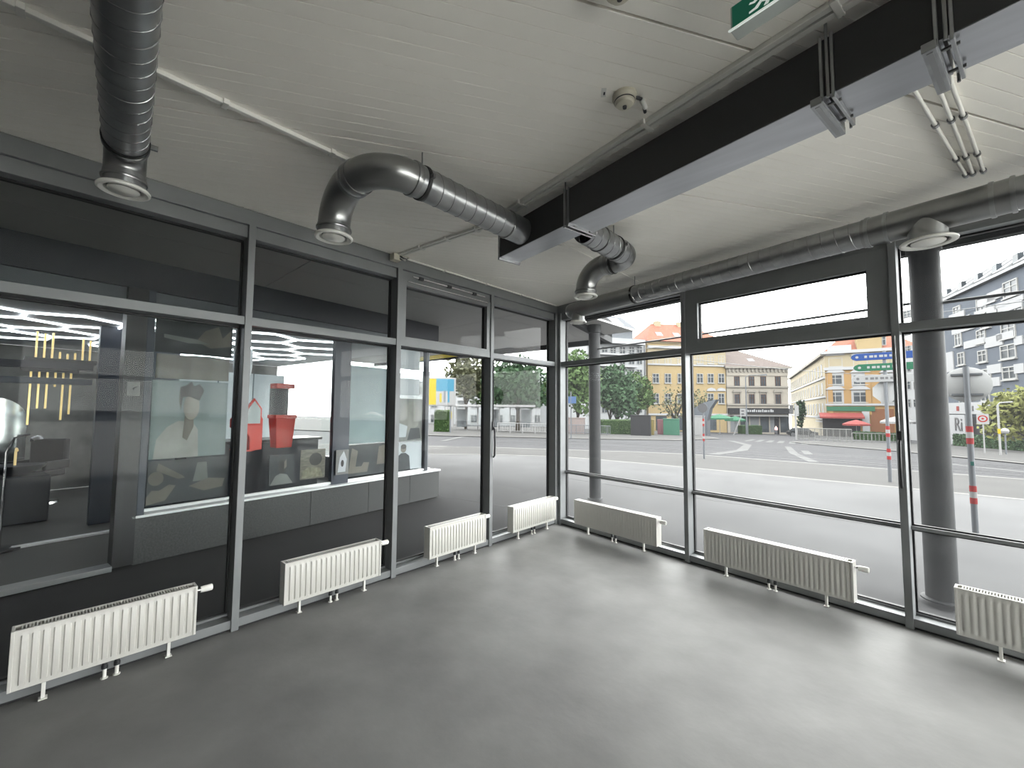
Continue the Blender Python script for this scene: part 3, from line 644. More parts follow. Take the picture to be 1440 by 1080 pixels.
MB().lathe((0, 0, 0), Zv, [(0, .14), (.1, .14), (.12, .10), (2.1, .085), (2.15, .13), (2.3, .15), (2.64, .15)], 24).build('shaft', SWHITE, pl, True)
chair(SP(-.25, -4.6, 0), .9, 'black styling chair beside the navy partition wall')
for i, (s_, d_, lab) in enumerate(((-1.0, -1.3, 'black salon trolley with bottles just inside the salon door'), (1.9, -4.6, 'black salon trolley with bottles behind the second pane'))):
    tr_ = thing('salon_trolley', SP(s_, d_, 0), lab, 'trolley', 'salon trolleys'); tr_.rotation_euler = salon.rotation_euler
    for z in (.15, .48, .82): MB().box(-.2, .2, -.18, .18, z, z+.04).build('tray', BLACK, tr_, bevel=.01)
    for x in (-.18, .18):
        for y in (-.16, .16): MB().cyl((x, y, 0), (x, y, .86), .012, 8).build('leg', CHROME, tr_, True)
    for k in range(4): MB().lathe((-.12+.08*k, .05*(-1)**k, .86), Zv, [(0, .025), (.12, .025), (.14, .01), (.17, .01), (.171, 0)], 12).build('bottle', (PLAST, GOLD, BLACK, SWHITE)[k], tr_, True)
fl_ = thing('floor_lamp', SP(-.75, -1.6, 0), 'slim chrome salon lamp with a bright round head', 'lamp')
MB().lathe((0, 0, 0), Zv, [(0, .16), (.02, .16), (.03, .012)], 20).build('base', BLACK, fl_, True); MB().sweep([(0, 0, .02), (0, 0, 1.05), (0, .05, 1.2), (0, .16, 1.24)], .012, 8).build('stem', CHROME, fl_, True); MB().lathe((0, .2, 1.22), (0, .3, -1), [(0, .02), (.02, .05), (.05, .06), (.051, 0)], 16).build('lamp_head', CHROME, fl_, True)
# solid red shapes standing in for a street reflection in the salon glass
REDP = mat('reflected_red', (.72, .06, .045), .4)
tk = thing('reflected_red_house', SP(1.12, -.75, .98), 'red rounded reflection shape with a house-shaped white sign in the salon window', 'reflection'); tk.rotation_euler = salon.rotation_euler
MB().prism([(0, y, z) for y, z in [(0, .0), (.30, .0), (.30, .42), (.28, .46), (.05, .46), (.0, .42), (.0, .30), (.08, .26), (.13, .18), (.14, .0)]][::1], (-.15, 0, 0), (.15, 0, 0)).build('rounded_body', REDP, tk, bevel=.015)
MB().prism([(0, y, z) for y, z in [(.06, .34), (.26, .34), (.26, .56), (.16, .70), (.06, .56)]], (.16, 0, 0), (.20, 0, 0)).build('house_frame', REDP, tk, bevel=.006)
MB().prism([(0, y, z) for y, z in [(.085, .36), (.235, .36), (.235, .55), (.16, .66), (.085, .55)]], (.20, 0, 0), (.212, 0, 0)).build('house_panel', SWHITE, tk)
rb = thing('reflected_red_tub', SP(1.60, -.75, .98), 'red tapered tub-shaped reflection beside the red house-signed one', 'tub'); rb.rotation_euler = salon.rotation_euler
MB().add([(-.09, .03, 0), (.09, .03, 0), (.09, .25, 0), (-.09, .25, 0), (-.12, 0, .44), (.12, 0, .44), (.12, .28, .44), (-.12, .28, .44)], [(0, 3, 2, 1), (4, 5, 6, 7), (0, 1, 5, 4), (1, 2, 6, 5), (2, 3, 7, 6), (3, 0, 4, 7)]).build('tub', REDP, rb, bevel=.01)
MB().box(-.13, .13, -.01, .29, .42, .47).build('rim', REDP, rb, bevel=.008); MB().box(-.10, .10, 0, .26, .85, .92).build('red_shelf_edge', REDP, rb, bevel=.006)
MB().box(-.10, -.08, .0, .26, .44, .90).build('back_panel', SDARK, rb)
# posters on the inside of the salon glass
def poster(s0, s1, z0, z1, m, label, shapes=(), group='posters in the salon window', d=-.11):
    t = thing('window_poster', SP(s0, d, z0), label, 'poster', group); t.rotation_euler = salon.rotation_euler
    MB().box(-.004, .004, 0, s1-s0, 0, z1-z0).build('print', m, t)
    for i, (nm, mm, pts) in enumerate(shapes):
        MB().prism([(0, y*(s1-s0), z*(z1-z0)) for y, z in pts], (.004+.0012*(i+1)-.0012, 0, 0), (.004+.0012*(i+1), 0, 0)).build(nm, mm, t)
    return t
def ell(cx, cy, rx, ry, n=18, a0=0, a1=2*PI): return [(cx+rx*math.cos(a0+(a1-a0)*i/n), cy+ry*math.sin(a0+(a1-a0)*i/n)) for i in range(n)]
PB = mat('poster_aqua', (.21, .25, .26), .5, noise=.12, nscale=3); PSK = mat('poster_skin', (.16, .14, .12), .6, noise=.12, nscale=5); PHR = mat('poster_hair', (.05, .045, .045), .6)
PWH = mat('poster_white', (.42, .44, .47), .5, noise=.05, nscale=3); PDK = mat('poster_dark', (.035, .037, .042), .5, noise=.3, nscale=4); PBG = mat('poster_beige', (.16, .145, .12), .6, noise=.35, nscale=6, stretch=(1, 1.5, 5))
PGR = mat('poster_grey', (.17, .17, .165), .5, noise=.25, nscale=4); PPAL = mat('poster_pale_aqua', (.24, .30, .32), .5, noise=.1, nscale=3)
poster(.10, .80, 1.0, 1.84, PB, 'pale blue salon poster of a dark-haired model in a light shirt',
       [('shirt', mat('poster_shirt', (.34, .33, .315), .6, noise=.15, nscale=6), [(.05, 0), (.62, 0), (.60, .36), (.52, .46), (.34, .48), (.20, .40), (.08, .25)]), ('neck', PSK, [(.40, .26), (.46, .22), (.54, .40), (.53, .54), (.42, .56)]),
        ('face', mat('poster_face', (.36, .32, .285), .6), ell(.50, .66, .105, .17)), ('hair', PHR, [(.36, .62), (.38, .78), (.46, .80), (.60, .74), (.66, .88), (.60, .97), (.52, .93), (.48, 1.0), (.42, .94), (.34, .92), (.33, .75)])])
poster(.12, .80, 1.86, 2.12, PBG, 'beige poster band of flowing blond hair above the model poster', [('hair_strand', mat('poster_line', (.15, .13, .11), .6), [(.05, .25+.0), (.3, .3), (.6, .42), (.8, .30), (.6, .36), (.3, .24)]), ('hair_strand', MATS['poster_line'], [(.1, .6), (.4, .55), (.7, .7), (.4, .50)])])
poster(.10, .82, 2.14, 2.58, PDK, 'dark reclining-figure poster at the top of the left salon window', [('arm', PSK, [(.5, .35), (.62, .65), (.8, .8), (.86, .5), (.98, .75), (.98, .3), (.7, .2)]), ('sheet_fold', PGR, [(.1, .45), (.5, .4), (.7, .30), (.4, .28), (.1, .36)])])
poster(.10, .82, .52, .98, PDK, 'dark massage poster with a bare foot at the window base', [('leg', PSK, [(.12, .95), (.42, .62), (.45, .56), (.36, .55), (.1, .78)]), ('foot', PSK, [(.0, .02), (.22, .08), (.34, .40), (.26, .44), (.14, .32), (.06, .34), (.0, .2)]), ('calf', PSK, ell(.10, .6, .09, .16)), ('towel', PGR, [(.55, .45), (.6, .9), (.72, .9), (.75, .45)]), ('hand', PSK, [(.5, .35), (.75, .5), (.98, .45), (.95, .25), (.7, .2)])])
sg = poster(-.13, -.03, 1.66, 1.80, PGR, 'tiny notice with a black mark on the salon pillar', [('mark', BLACK, [(.2, .45), (.5, .6), (.8, .7), (.6, .5), (.5, .3), (.4, .5)])], d=.038)
poster(1.30, 1.62, .56, .94, PDK, 'small dark portrait poster with a white draped robe', [('robe', PGR, [(.05, .0), (.95, .0), (.7, .32), (.45, .38), (.25, .3)]), ('face', PHR, ell(.5, .62, .17, .26)), ('highlight', PSK, [(.58, .5), (.68, .6), (.66, .85), (.58, .75)])])
poster(1.70, 2.05, .58, .98, PBG, 'square beige product poster with a dark round shape', [('bowl_shape', PHR, ell(.6, .66, .26, .22)), ('sand', mat('poster_sand', (.22, .20, .15), .7, noise=.3, nscale=20), [(.05, .05), (.9, .05), (.8, .35), (.3, .4), (.1, .3)])])
poster(2.16, 2.36, .60, .95, PGR, 'small grey poster of a white towel on the dark post', [('towel', PWH, [(.15, .1), (.75, .1), (.85, .6), (.6, .95), (.3, .7)]), ('shadow', PHR, ell(.5, .45, .12, .14))], d=-.02)
poster(2.40, 3.08, 1.02, 2.2, PPAL, 'tall pale aqua window film poster in the second bay', [('car_line', PWH, [(.35, .36), (.6, .42), (.9, .36), (.95, .30), (.85, .34), (.6, .38)])])
poster(2.40, 3.08, .53, 1.0, PDK, 'spa poster of a raised arm below the pale aqua film', [('arm', PSK, [(.02, .1), (.5, .1), (.55, .4), (.40, .42), (.35, .3), (.2, .3), (.25, .8), (.1, .9)]), ('hand', PSK, [(.75, .3), (.98, .3), (.98, .95), (.8, .9)])])
poster(3.22, 3.76, 2.22, 2.56, PWH, 'upper blank white sheet taped in the end salon window'); poster(3.22, 3.76, 1.78, 2.06, PWH, 'lower blank white sheet taped in the end salon window')
poster(3.18, 3.84, 1.0, 1.72, PGR, 'grey monochrome poster of a bearded face in the end window', [('face', mat('poster_grey_skin', (.24, .23, .215), .6, noise=.2, nscale=6), [(.1, .35), (.5, .2), (.85, .35), (.95, .7), (.7, .95), (.4, .85)]), ('beard', PDK, [(.6, .3), (.9, .3), (.95, .05), (.5, .02)]), ('collar', PWH, [(.0, .1), (.45, .1), (.5, .35), (.0, .5)])])
poster(3.18, 3.84, .52, .98, PWH, 'white poster with a small dark-suited figure at the window foot', [('suit', PDK, [(.15, .0), (.62, .0), (.58, .5), (.46, .62), (.32, .62), (.2, .5)]), ('face', PSK, ell(.39, .77, .09, .14)), ('hair', PHR, ell(.39, .85, .09, .09))])
# dark end of the passage
pe = MB().box(-9.3, -.3, -10.3, -10.1, 0, 3.06).build('wall_passage_end', SDARK); tag(pe, kind='structure')

# ================================================================== buildings across the street
ALB = .19
WFR = mat('window_frame_white', (0.790, 0.790, 0.769), .6); PLY = mat('plaster_yellow', (0.748, 0.574, 0.315), .85, noise=.06, nscale=.4); PLYL = mat('plaster_pale_yellow', (0.788, 0.679, 0.474), .85, noise=.05, nscale=.5)
PLC = mat('plaster_cream', (0.749, 0.684, 0.587), .85, noise=.07, nscale=.5); PLCD = mat('plaster_cream_trim', (0.596, 0.553, 0.488), .85); PLW = mat('plaster_white', (0.770, 0.792, 0.814), .8, noise=.04, nscale=.4)
ROOFR = mat('red_tiles', (0.601, 0.233, 0.157), .8, noise=.25, nscale=3); ROOFB = mat('brown_tiles', (0.307, 0.253, 0.232), .8, noise=.2, nscale=3); ROOFG = mat('zinc_roof', (0.482, 0.515, 0.547), .5, .2, noise=.08, nscale=1)
PLO = mat('plaster_ochre', (0.758, 0.477, 0.217), .85, noise=.08, nscale=.5); PLG = mat('plaster_slate', (0.233, 0.266, 0.320), .8, noise=.06, nscale=.5); CONW = mat('render_white', (0.822, 0.832, 0.850), .8)
SHOPD = mat('shopfront_dark', (.05, .05, .055), .4); GREENA = mat('green_awning', (0.087, 0.293, 0.174), .8); REDA = mat('red_awning', (0.533, 0.122, 0.111), .8); BRN = mat('brown_window', (.16, .08, .06), .5)
class Bld:
    def __init__(s, name, label, p0, p1, z0, h, back, m, cat='building', group='houses across the street'):
        s.p0, s.p1 = Vector((p0[0], p0[1], z0)), Vector((p1[0], p1[1], z0)); s.z0 = z0; s.h = h; s.back = back
        e = s.p1-s.p0; s.w = e.length; s.e = e.normalized(); s.n = Vector((s.e.y, -s.e.x, 0))     # n: towards the camera side
        s.t = thing(name, s.p0, label, cat, group, math.atan2(s.e.y, s.e.x))
        # local frame: x along the facade, y = away from the street, z up
        MB().box(0, s.w, 0, back, -2, h).build('wall', m, s.t)
    def loc(s, u, v, d=0.):               # pixel -> (x, z) on the facade plane
        r = ray(u, v); q = s.p0+s.n*d; t = (q-CAM).dot(s.n)/r.dot(s.n); P = CAM+r*t; return (P-s.p0).dot(s.e), P.z-s.z0
    def box(s, nm, x0, x1, y0, y1, z0, z1, m, parent=None, bev=0): return MB().box(x0, x1, y0, y1, z0, z1).build(nm, m, parent or s.t, bevel=bev)
    def win(s, x, z, w, h, fr=None, cross=True, glass=None, sill=True, t=.10):
        fr = fr or WFR
        f = MB(); f.box(x-w/2-t, x+w/2+t, -.10, .02, z+h, z+h+t); f.box(x-w/2-t, x+w/2+t, -.10, .02, z-t, z); f.box(x-w/2-t, x-w/2, -.10, .02, z, z+h); f.box(x+w/2, x+w/2+t, -.10, .02, z, z+h)
        if cross: f.box(x-.05, x+.05, -.08, .02, z, z+h); f.box(x-w/2, x+w/2, -.075, .02, z+h*.62, z+h*.62+.09)
        if sill: f.box(x-w/2-.2, x+w/2+.2, -.22, 0, z-t-.12, z-t)
        o = f.build('window', fr, s.t)
        MB().box(x-w/2, x+w/2, -.03, .01, z, z+h).build('pane', glass or FARGLASS, o)
    def winpx(s, u, v0, v1, w, **k):
        x, z1 = s.loc(u, v0); _, z0 = s.loc(u, v1); s.win(x, z0, w, z1-z0, **k)
    def band(s, nm, v, u, h, dep, m, x0=0, x1=None):
        _, z = s.loc(u, v); s.box(nm, x0-.1, (x1 or s.w)+.1, -dep, 0, z-h/2, z+h/2, m)
    def hip(s, m, z, rise, over=.6, nm='roof', inset=None, y1=None):
        i = inset if inset is not None else min(s.w, s.back)/2; b = y1 or s.back
        v = [(-over, -over, z), (s.w+over, -over, z), (s.w+over, b+over, z), (-over, b+over, z), (i, b/2, z+rise), (s.w-i, b/2, z+rise)]
        return MB().add(v, [(0, 3, 2, 1), (0, 1, 5, 4), (1, 2, 5), (2, 3, 4, 5), (3, 0, 4)]).build(nm, m, s.t)
# -- yellow apartment house behind the trees
a, b = gp(912, 85), gp(1022, 88)
B = Bld('apartment_house', 'yellow rendered apartment house with a red tiled roof behind thin trees', a, b, min(a.z, b.z), 18.6, 12, PLY)
_, zc = B.loc(950, 489)
B.box('upper_storey', -.05, B.w+.05, -.06, 0, B.loc(960, 513)[1], zc, PLYL); B.band('cornice', 489, 950, .5, .5, CONW); B.band('string_course', 514, 985, .3, .25, CONW); B.band('string_course', 583, 1000, .4, .25, CONW)
B.box('parapet', -.1, B.w+.1, 0, .3, 18.3, 18.9, PLYL); r = B.hip(ROOFR, 18.9, 5.0, .5, inset=4)
for u in (922, 939, 957, 984, 999, 1014): B.winpx(u, 501, 511, 1.25); B.winpx(u, 526, 538, 1.25)
for u in (922, 939, 957, 999, 1014): B.winpx(u, 554, 567, 1.25)
for u in (1000, 1014):
    x, z = B.loc(u, 550); MB().prism([(x-1.1, -.2, z), (x+1.1, -.2, z), (x+.8, -.2, z+.5), (x, -.2, z+.7), (x-.8, -.2, z+.5)], (0, 0, 0), (0, .25, 0)).build('window_pediment', CONW, B.t)
for x in (3, 7, 11): MB().obox((x, 1.2, 20.0), (1.4, 0, 0), (0, 1.3, 1.2), (0, -.08, .1)).build('roof_window', mat('skylight', (.4, .45, .5), .2), B.t)
for x in (4.5, 10): B.box('chimney', x, x+1.4, 5, 6, 21, 24.3, PLYL)
for u in (930, 952, 1000): x, z = B.loc(u, 592); B.box('shop_window', x-1.2, x+1.2, -.06, 0, .6, z+1.0, FARGLASS)
# -- white modern block with terraces
a, b = gp(826, 78), gp(909, 82)
B = Bld('white_apartment_block', 'white modern apartment block with balconies and a sloping solar roof', a, b, min(a.z, b.z), 18, 12, PLW)
zs = B.loc(870, 481)[1]
B.box('terrace_slab', -.5, B.w-1, -1.3, 0, zs-.5, zs, CONW); z2 = B.loc(870, 462)[1]
B.box('penthouse', 0, B.w-2.2, 1.0, 9, 18, z2, mat('penthouse_grey', (.40, .43, .47), .6)); B.box('roof_edge', -.4, B.w-2.0, .4, 9, z2, z2+.35, CONW)
z3 = B.loc(870, 449)[1]
MB().add([(-.3, .6, z2+.35), (B.w-1.6, .6, z2+.35), (B.w-2.6, 4.5, z3+1.6), (-.3, 4.5, z3+1.6), (-.3, 9, z2+.35), (B.w-1.6, 9, z2+.35)], [(0, 1, 2, 3), (3, 2, 5, 4), (0, 3, 4), (1, 5, 2), (0, 4, 5, 1)]).build('roof', mat('slate_roof', (.17, .19, .22), .5), B.t)
for k in range(3): MB().obox((.5+k*3.0, .8, z2+.75), (2.1, 0, 0), (0, 2.6, (z3+1.6-z2-.35)*.62), (0, -.1, .12)).build('solar_panel', mat('solar_glass', (.40, .47, .56), .2), B.t)
for v0, v1 in ((488, 498), (502, 512), (520, 533), (545, 558), (568, 580)):
    for u in (838, 850, 862, 875, 888, 899): B.winpx(u, v0, v1, 1.1, sill=False, t=.06)
for v in (500, 516, 541, 563): z = B.loc(860, v)[1]; B.box('balcony_slab', .3, B.w-2.5, -1.0, 0, z, z+.35, CONW)
B.box('drainpipe', B.w-.35, B.w-.2, -.2, 0, 0, 17, DARKM)
# -- cream three-storey house with the dark shopfront
a, b = gp(1023, 88), gp(1110, 88)
B = Bld('cream_town_house', 'cream stone town house with brown windows above a black shopfront', a, b, min(a.z, b.z), 0.1+B.h*0+14.2, 11, PLC)
zc = B.loc(1066, 516)[1]; B.h = zc
B.box('attic', 0, B.w, 0, 11, 14, zc, PLC); B.box('cornice', -.5, B.w+.6, -.7, 11.5, zc-.35, zc, PLCD); B.box('frieze', 0, B.w, -.15, 0, zc-1.9, zc-.35, PLC)
for k in range(16): B.box('console_bracket', .3+k*B.w/16, .65+k*B.w/16, -.42, -.15, zc-1.1, zc-.35, PLCD)
MB().add([(-.6, -.7, zc), (B.w+.7, -.7, zc), (B.w+.7, 11.5, zc), (-.6, 11.5, zc), (1, 5.5, zc+4.6), (B.w*.32, 5.5, zc+4.6)], [(0, 3, 2, 1), (0, 1, 5, 4), (1, 2, 5), (2, 3, 4, 5), (3, 0, 4)]).build('roof', ROOFB, B.t)
B.box('chimney', 1.2, 4.2, 6, 7.2, zc+3, zc+6.0, PLC); MB().obox((B.w*.42, 1.2, zc+1.25), (1.3, 0, 0), (0, .8, .65), (0, -.08, .1)).build('roof_window', MATS['skylight'], B.t)
for v in (544, 569): B.band('string_course', v, 1066, .35, .3, PLCD)
for u in (1036, 1056.5, 1073, 1093.5):
    B.winpx(u, 530, 543, .95, fr=BRN); B.winpx(u, 555, 568, .95, fr=BRN)
    x, z = B.loc(u, 551.5); MB().prism([(x-1.0, -.3, z), (x+1.0, -.3, z), (x+.75, -.3, z+.45), (x, -.3, z+.62), (x-.75, -.3, z+.45)], (0, 0, 0), (0, .32, 0)).build('window_pediment', PLCD, B.t)
    for dx in (-.75, .62):
        zz = B.loc(u, 568)[1]; B.box('pilaster', x+dx, x+dx+.13, -.16, 0, zz, z, PLCD)
z1 = B.loc(1066, 574)[1]; z0 = B.loc(1066, 582)[1]
B.box('shop_fascia', .1, B.w+.3, -.5, 0, z0, z1, SHOPD); B.box('awning', .6, B.w-.6, -1.5, 0, z0-.5, z0-.25, mat('awning_grey', (.5, .5, .5), .7))
for k in range(14): B.box('shop_letter', 3.6+k*.43, 3.6+k*.43+.24+.1*(k % 3 == 0), -.56, -.5, (z0+z1)/2-.22, (z0+z1)/2+.22+.14*(k % 4 == 0), CONW)
for k in range(6): B.box('shop_pane', .6+k*2.1, 2.4+k*2.1, -.04, .02, .5, z0-.6, FARGLASS if k % 2 else mat('shop_curtain', (.4, .42, .44), .6))
B.box('shop_door', B.w-3.2, B.w-2.2, -.06, .02, 0, z0-.6, SHOPD)
# -- ornate ochre corner house: right front and long side face
a, b = gp(1163, 85), gp(1300, 77)
B = Bld('ochre_corner_house', 'ornate ochre corner house with white window surrounds and a green awning', a, b, min(a.z, b.z), 17.5, 14, PLO)
c = gp(1113, 150); 
zc = B.loc(1190, 497)[1]; zm = B.loc(1190, 518)[1]
B.box('attic', 0, B.w, 0, 14, 17.4, zc, PLYL); B.box('upper_storey', -.05, B.w+.05, -.08, 0, zm, zc, PLYL); B.box('cornice', -.6, B.w+.6, -.8, 14, zc, zc+.6, CONW); B.box('string_course', -.2, B.w+.2, -.35, 0, zm-.3, zm+.3, CONW)
B.box('string_course', -.2, B.w+.2, -.3, 0, B.loc(1190, 569)[1]-.2, B.loc(1190, 569)[1]+.2, CONW)
B.box('parapet', .5, B.w*.3, -.2, .3, zc+.6, zc+1.7, CONW); B.box('gable', B.w*.36, B.w*.62, -.3, 3, zc+.6, zc+3.6, PLY)
MB().prism([(B.w*.34, 0, zc+3.6), (B.w*.64, 0, zc+3.6), (B.w*.49, 0, zc+6)], (0, -.5, 0), (0, 3, 0)).build('gable_roof', ROOFR, B.t)
B.hip(ROOFR, zc+.6, 4.5, .2, inset=4)
for k in range(3): B.win(B.w*.42+k*1.5, zc+1.3, .9, 1.6, sill=False)
for u in (1175, 1210, 1252):
    w = 2.0; x, z = B.loc(u, 563)
    for v0, v1 in ((504, 515), (528, 540), (552, 565)):
        x, za = B.loc(u, v1); _, zb_ = B.loc(u, v0); B.box('window_surround', x-1.35, x+1.35, -.02, 0, za-.5, zb_+.5, CONW); B.win(x, za, w, zb_-za, t=.10)
        MB().prism([(x-1.6, -.3, zb_+.6), (x+1.6, -.3, zb_+.6), (x+1.0, -.3, zb_+1.15), (x, -.3, zb_+1.3), (x-1.0, -.3, zb_+1.15)], (0, 0, 0), (0, .3, 0)).build('window_pediment', CONW, B.t)
for x in (.3, 6.2, 12.2): B.box('pilaster', x, x+.8, -.2, 0, 4.5, zm, PLO)
za = B.loc(1190, 578)[1]; B.box('shop_fascia', 0, B.w*.52, -.3, 0, za, za+.9, GREENA)
x0, _ = B.loc(1152, 585); x1, zq = B.loc(1213, 585)
MB().add([(x0, 0, zq+.6), (x1, 0, zq+.6), (x1, -3.2, zq-.2), (x0, -3.2, zq-.2), (x0, 0, zq+.35), (x1, 0, zq+.35), (x1, -3.2, zq-.5), (x0, -3.2, zq-.5)], [(0, 1, 2, 3)[::-1], (4, 5, 6, 7), (3, 2, 6, 7), (0, 3, 7, 4), (1, 5, 6, 2)]).build('awning', REDA, B.t)
B.box('cafe_front', x0+.5, x1-.4, -.2, 0, 0, zq, SHOPD); B.box('brick_pier', x1+1.2, x1+4.6, -.12, 0, 0, zq+1.4, mat('terracotta', (.42, .19, .10), .8)); B.box('door_surround', x1-.1, x1+1.0, -.3, 0, 0, zq+.9, CONW)
c2_ = Vector((c.x, c.y, 0)); a2 = Vector((a.x, a.y, 0))
S = Bld('street_row', 'long row of cream house fronts receding down the side street', (c.x, c.y), (a.x-.05, a.y), min(a.z, c.z)+1.2, 16.5, 3, PLYL)
zc = S.loc(1160, 500)[1]; S.box('attic', 0, S.w, 0, 3, 16.4, zc, PLYL); S.box('cornice', -.3, S.w+.3, -.7, 3, zc, zc+.6, PLCD)
for zf in (.28, .52, .74): S.box('string_course', 0, S.w, -.25, 0, zc*zf, zc*zf+.4, CONW)
for k in range(16):
    for zf in (.33, .57, .79): S.win(2.4+k*S.w/16.4, zc*zf, 1.3, 2.2, cross=False)
for k in range(3): S.box('striped_awning', S.w-9, S.w-.3, -.8, 0, 4.2+k*.55, 4.45+k*.55, CONW)
# -- slate grey modern block on the right
a, b = gp(1316, 54), gp(1520, 33)
B = Bld('grey_apartment_block', 'slate grey modern apartment block with scattered white window bands', a, b, min(a.z, b.z), 15.2, 14, PLG, group=None)
zr = B.loc(1400, 392)[1]
B.box('top_storey', .0, B.w, 0, 14, 15.1, zr, PLG); B.box('eaves', -.6, B.w+.4, -.45, 14, zr, zr+.28, CONW)
MB().add([(-.3, -.2, zr+.28), (B.w, -.2, zr+.28), (B.w, 3.2, zr+3.0), (.6, 3.2, zr+3.0), (-.3, 9, zr+.28), (B.w, 9, zr+.28)], [(0, 1, 2, 3), (3, 2, 5, 4), (0, 3, 4), (1, 5, 2), (0, 4, 5, 1)]).build('mansard_roof', ROOFG, B.t)
for k in range(7):
    x = 1.0+k*B.w/7.2; MB().add([(x, -.3, zr+.5), (x+1.9, -.3, zr+.5), (x+2.9, 2.6, zr+2.9), (x+1.2, 2.6, zr+2.9), (x, -.1, zr+.3), (x+1.9, -.1, zr+.3), (x+2.9, 2.9, zr+2.6), (x+1.2, 2.9, zr+2.6)], [(0, 1, 2, 3), (0, 4, 5, 1), (1, 5, 6, 2), (0, 3, 7, 4)]).build('roof_blade', CONW, B.t)
    B.box('roof_window', x+2.2, x+3.0, .2, .6, zr+.7, zr+1.6, FARGLASS)
MB().box(9, B.w+6, 5, 14, 15, zr+6.2).build('plant_house', mat('ribbed_metal', (.50, .53, .56), .5, .3, noise=.2, nscale=3, stretch=(6, 1, .05)), B.t, bevel=.8)
rows = [(404, 424), (441, 462), (472, 492), (488, 503)]
for u, v0, v1, w in ((1380, 420, 440, 1.5), (1421, 396, 416, 1.9), (1346, 432, 449, 1.3), (1428, 425, 447, 1.9), (1386, 448, 460, 1.5), (1348, 470, 485, 1.2), (1380, 465, 481, 1.4), (1418, 455, 474, 1.9), (1352, 497, 512, 1.2), (1382, 494, 508, 1.4), (1418, 486, 503, 2.1), (1388, 520, 534, 1.3), (1420, 517, 532, 1.9), (1386, 549, 563, 1.3), (1354, 556, 566, 1.1), (1460, 400, 425, 2.0), (1460, 460, 480, 2.0), (1466, 520, 540, 2.0)):
    B.winpx(u, v0, v1, w, t=.12)
for u0, u1, v, h in ((1340, 1372, 466, .9), (1376, 1402, 428, .8), (1372, 1404, 444, .8), (1390, 1412, 419, .9), (1357, 1388, 486, .8), (1386, 1412, 483, 1.1), (1403, 1428, 475, .7), (1428, 1440, 480, .8), (1332, 1342, 510, 2.4), (1390, 1410, 520, .9), (1388, 1408, 538, .9), (1428, 1442, 519, .9), (1405, 1440, 437, .7), (1336, 1358, 448, .7), (1400, 1442, 432, .5), (1345, 1366, 454, .8)):
    x0, z = B.loc(u0, v); x1, _ = B.loc(u1, v); B.box('white_band', x0, x1, -.12, 0, z-h/2, z+h/2, CONW)
x0, z = B.loc(1330, 575); x1, _ = B.loc(1442, 575)
B.box('shop_band', x0, x1, -.25, 0, z-.6, z+.7, CONW)
for k, (q, w) in enumerate(((.22, .5), (.36, .9), (.43, .4), (.56, .7), (.63, .6), (.76, .9), (.86, .5))): B.box('band_mark', x0+(x1-x0)*q, x0+(x1-x0)*q+w, -.29, -.25, z-.25, z+.3, BLACK if k % 3 else REDA)
B.box('shop_recess', x0+2, x1+6, -.05, .3, 0, z-.9, SHOPD)
xs, zz = B.loc(1354, 596); B.box('white_panel', B.loc(1331, 600)[0], B.loc(1352, 600)[0]+1.6, -.35, -.2, 0, z-.7, CONW)
fc = bpy.data.curves.new('shop_letters', 'FONT'); fc.body = 'Ri'; fc.size = 2.2; fc.extrude = .03; fc.materials.append(BLACK)
ft = bpy.data.objects.new('shop_letters_curve', fc); col.objects.link(ft); bpy.context.view_layer.update()
fm = bpy.data.meshes.new_from_object(ft.evaluated_get(bpy.context.evaluated_depsgraph_get())); bpy.data.objects.remove(ft)
fo = bpy.data.objects.new('shop_letters', fm); col.objects.link(fo); fo.parent = B.t; fo.location = (xs-.9, -.39, zz-.8); fo.rotation_euler = (PI/2, 0, 0)
# white side block left of the grey one, seen beside the wide column
a, b = gp(1268, 70), gp(1332, 62)
B = Bld('white_corner_block', 'white corner block with small grid windows beside the wide column', a, b, min(a.z, b.z), 15.5, 8, CONW, group=None)
for v0, v1 in ((437, 447), (462, 472), (487, 497), (512, 522), (537, 547), (562, 572)):
    for u in (1276, 1290, 1304, 1318, 1328): B.winpx(u, v0, v1, 1.2, t=.06, sill=False)

a, b = gp(540, 84), gp(800, 92)
B = Bld('pale_house_row', 'pale distant apartment row behind the bus shelter trees', a, b, min(a.z, b.z), 9.5, 8, PLW)
B.hip(ROOFG, 9.5, 2.5, .4)
for k in range(14):
    for z in (1.2, 4.2, 7.0): B.win(1.6+k*B.w/14.2, z, 1.2, 1.5, sill=False)
# ================================================================== trees, hedges
LEAF = [mat('leaf_green', (.15, .25, .085), .7, noise=.35, nscale=1.5), mat('leaf_deep', (.10, .19, .095), .7, noise=.35, nscale=1.5), mat('leaf_yellow', (.36, .38, .12), .7, noise=.3, nscale=1.5), mat('leaf_olive', (.22, .23, .13), .7, noise=.35, nscale=1.5)]
BARK = mat('bark', (.10, .085, .07), .9, noise=.3, nscale=6)
def foliage(blobs, n, size, m, parent, name='foliage'):
    V = []; Fc = []; tot = sum(r[3]*r[4]*r[5] for r in blobs)
    for cx, cy, cz, rx, ry, rz in blobs:
        for i in range(int(n*rx*ry*rz/tot)):
            while True:
                a, b, c = (random.uniform(-1, 1) for _ in range(3)); q = a*a+b*b+c*c
                if .12 < q < 1: break
            s = size*random.uniform(.6, 1.3); p = Vector((cx+a*rx, cy+b*ry, cz+c*rz))
            u = Vector((random.gauss(0, 1), random.gauss(0, 1), random.gauss(0, 1))).normalized(); w = u.orthogonal().normalized(); k = len(V)
            V += [p+u*s, p+w*s*.55, p-u*s, p-w*s*.55]; Fc.append((k, k+1, k+2, k+3))
    o = MB().add(V, Fc).build(name, m, parent); o['kind'] = 'stuff'; return o
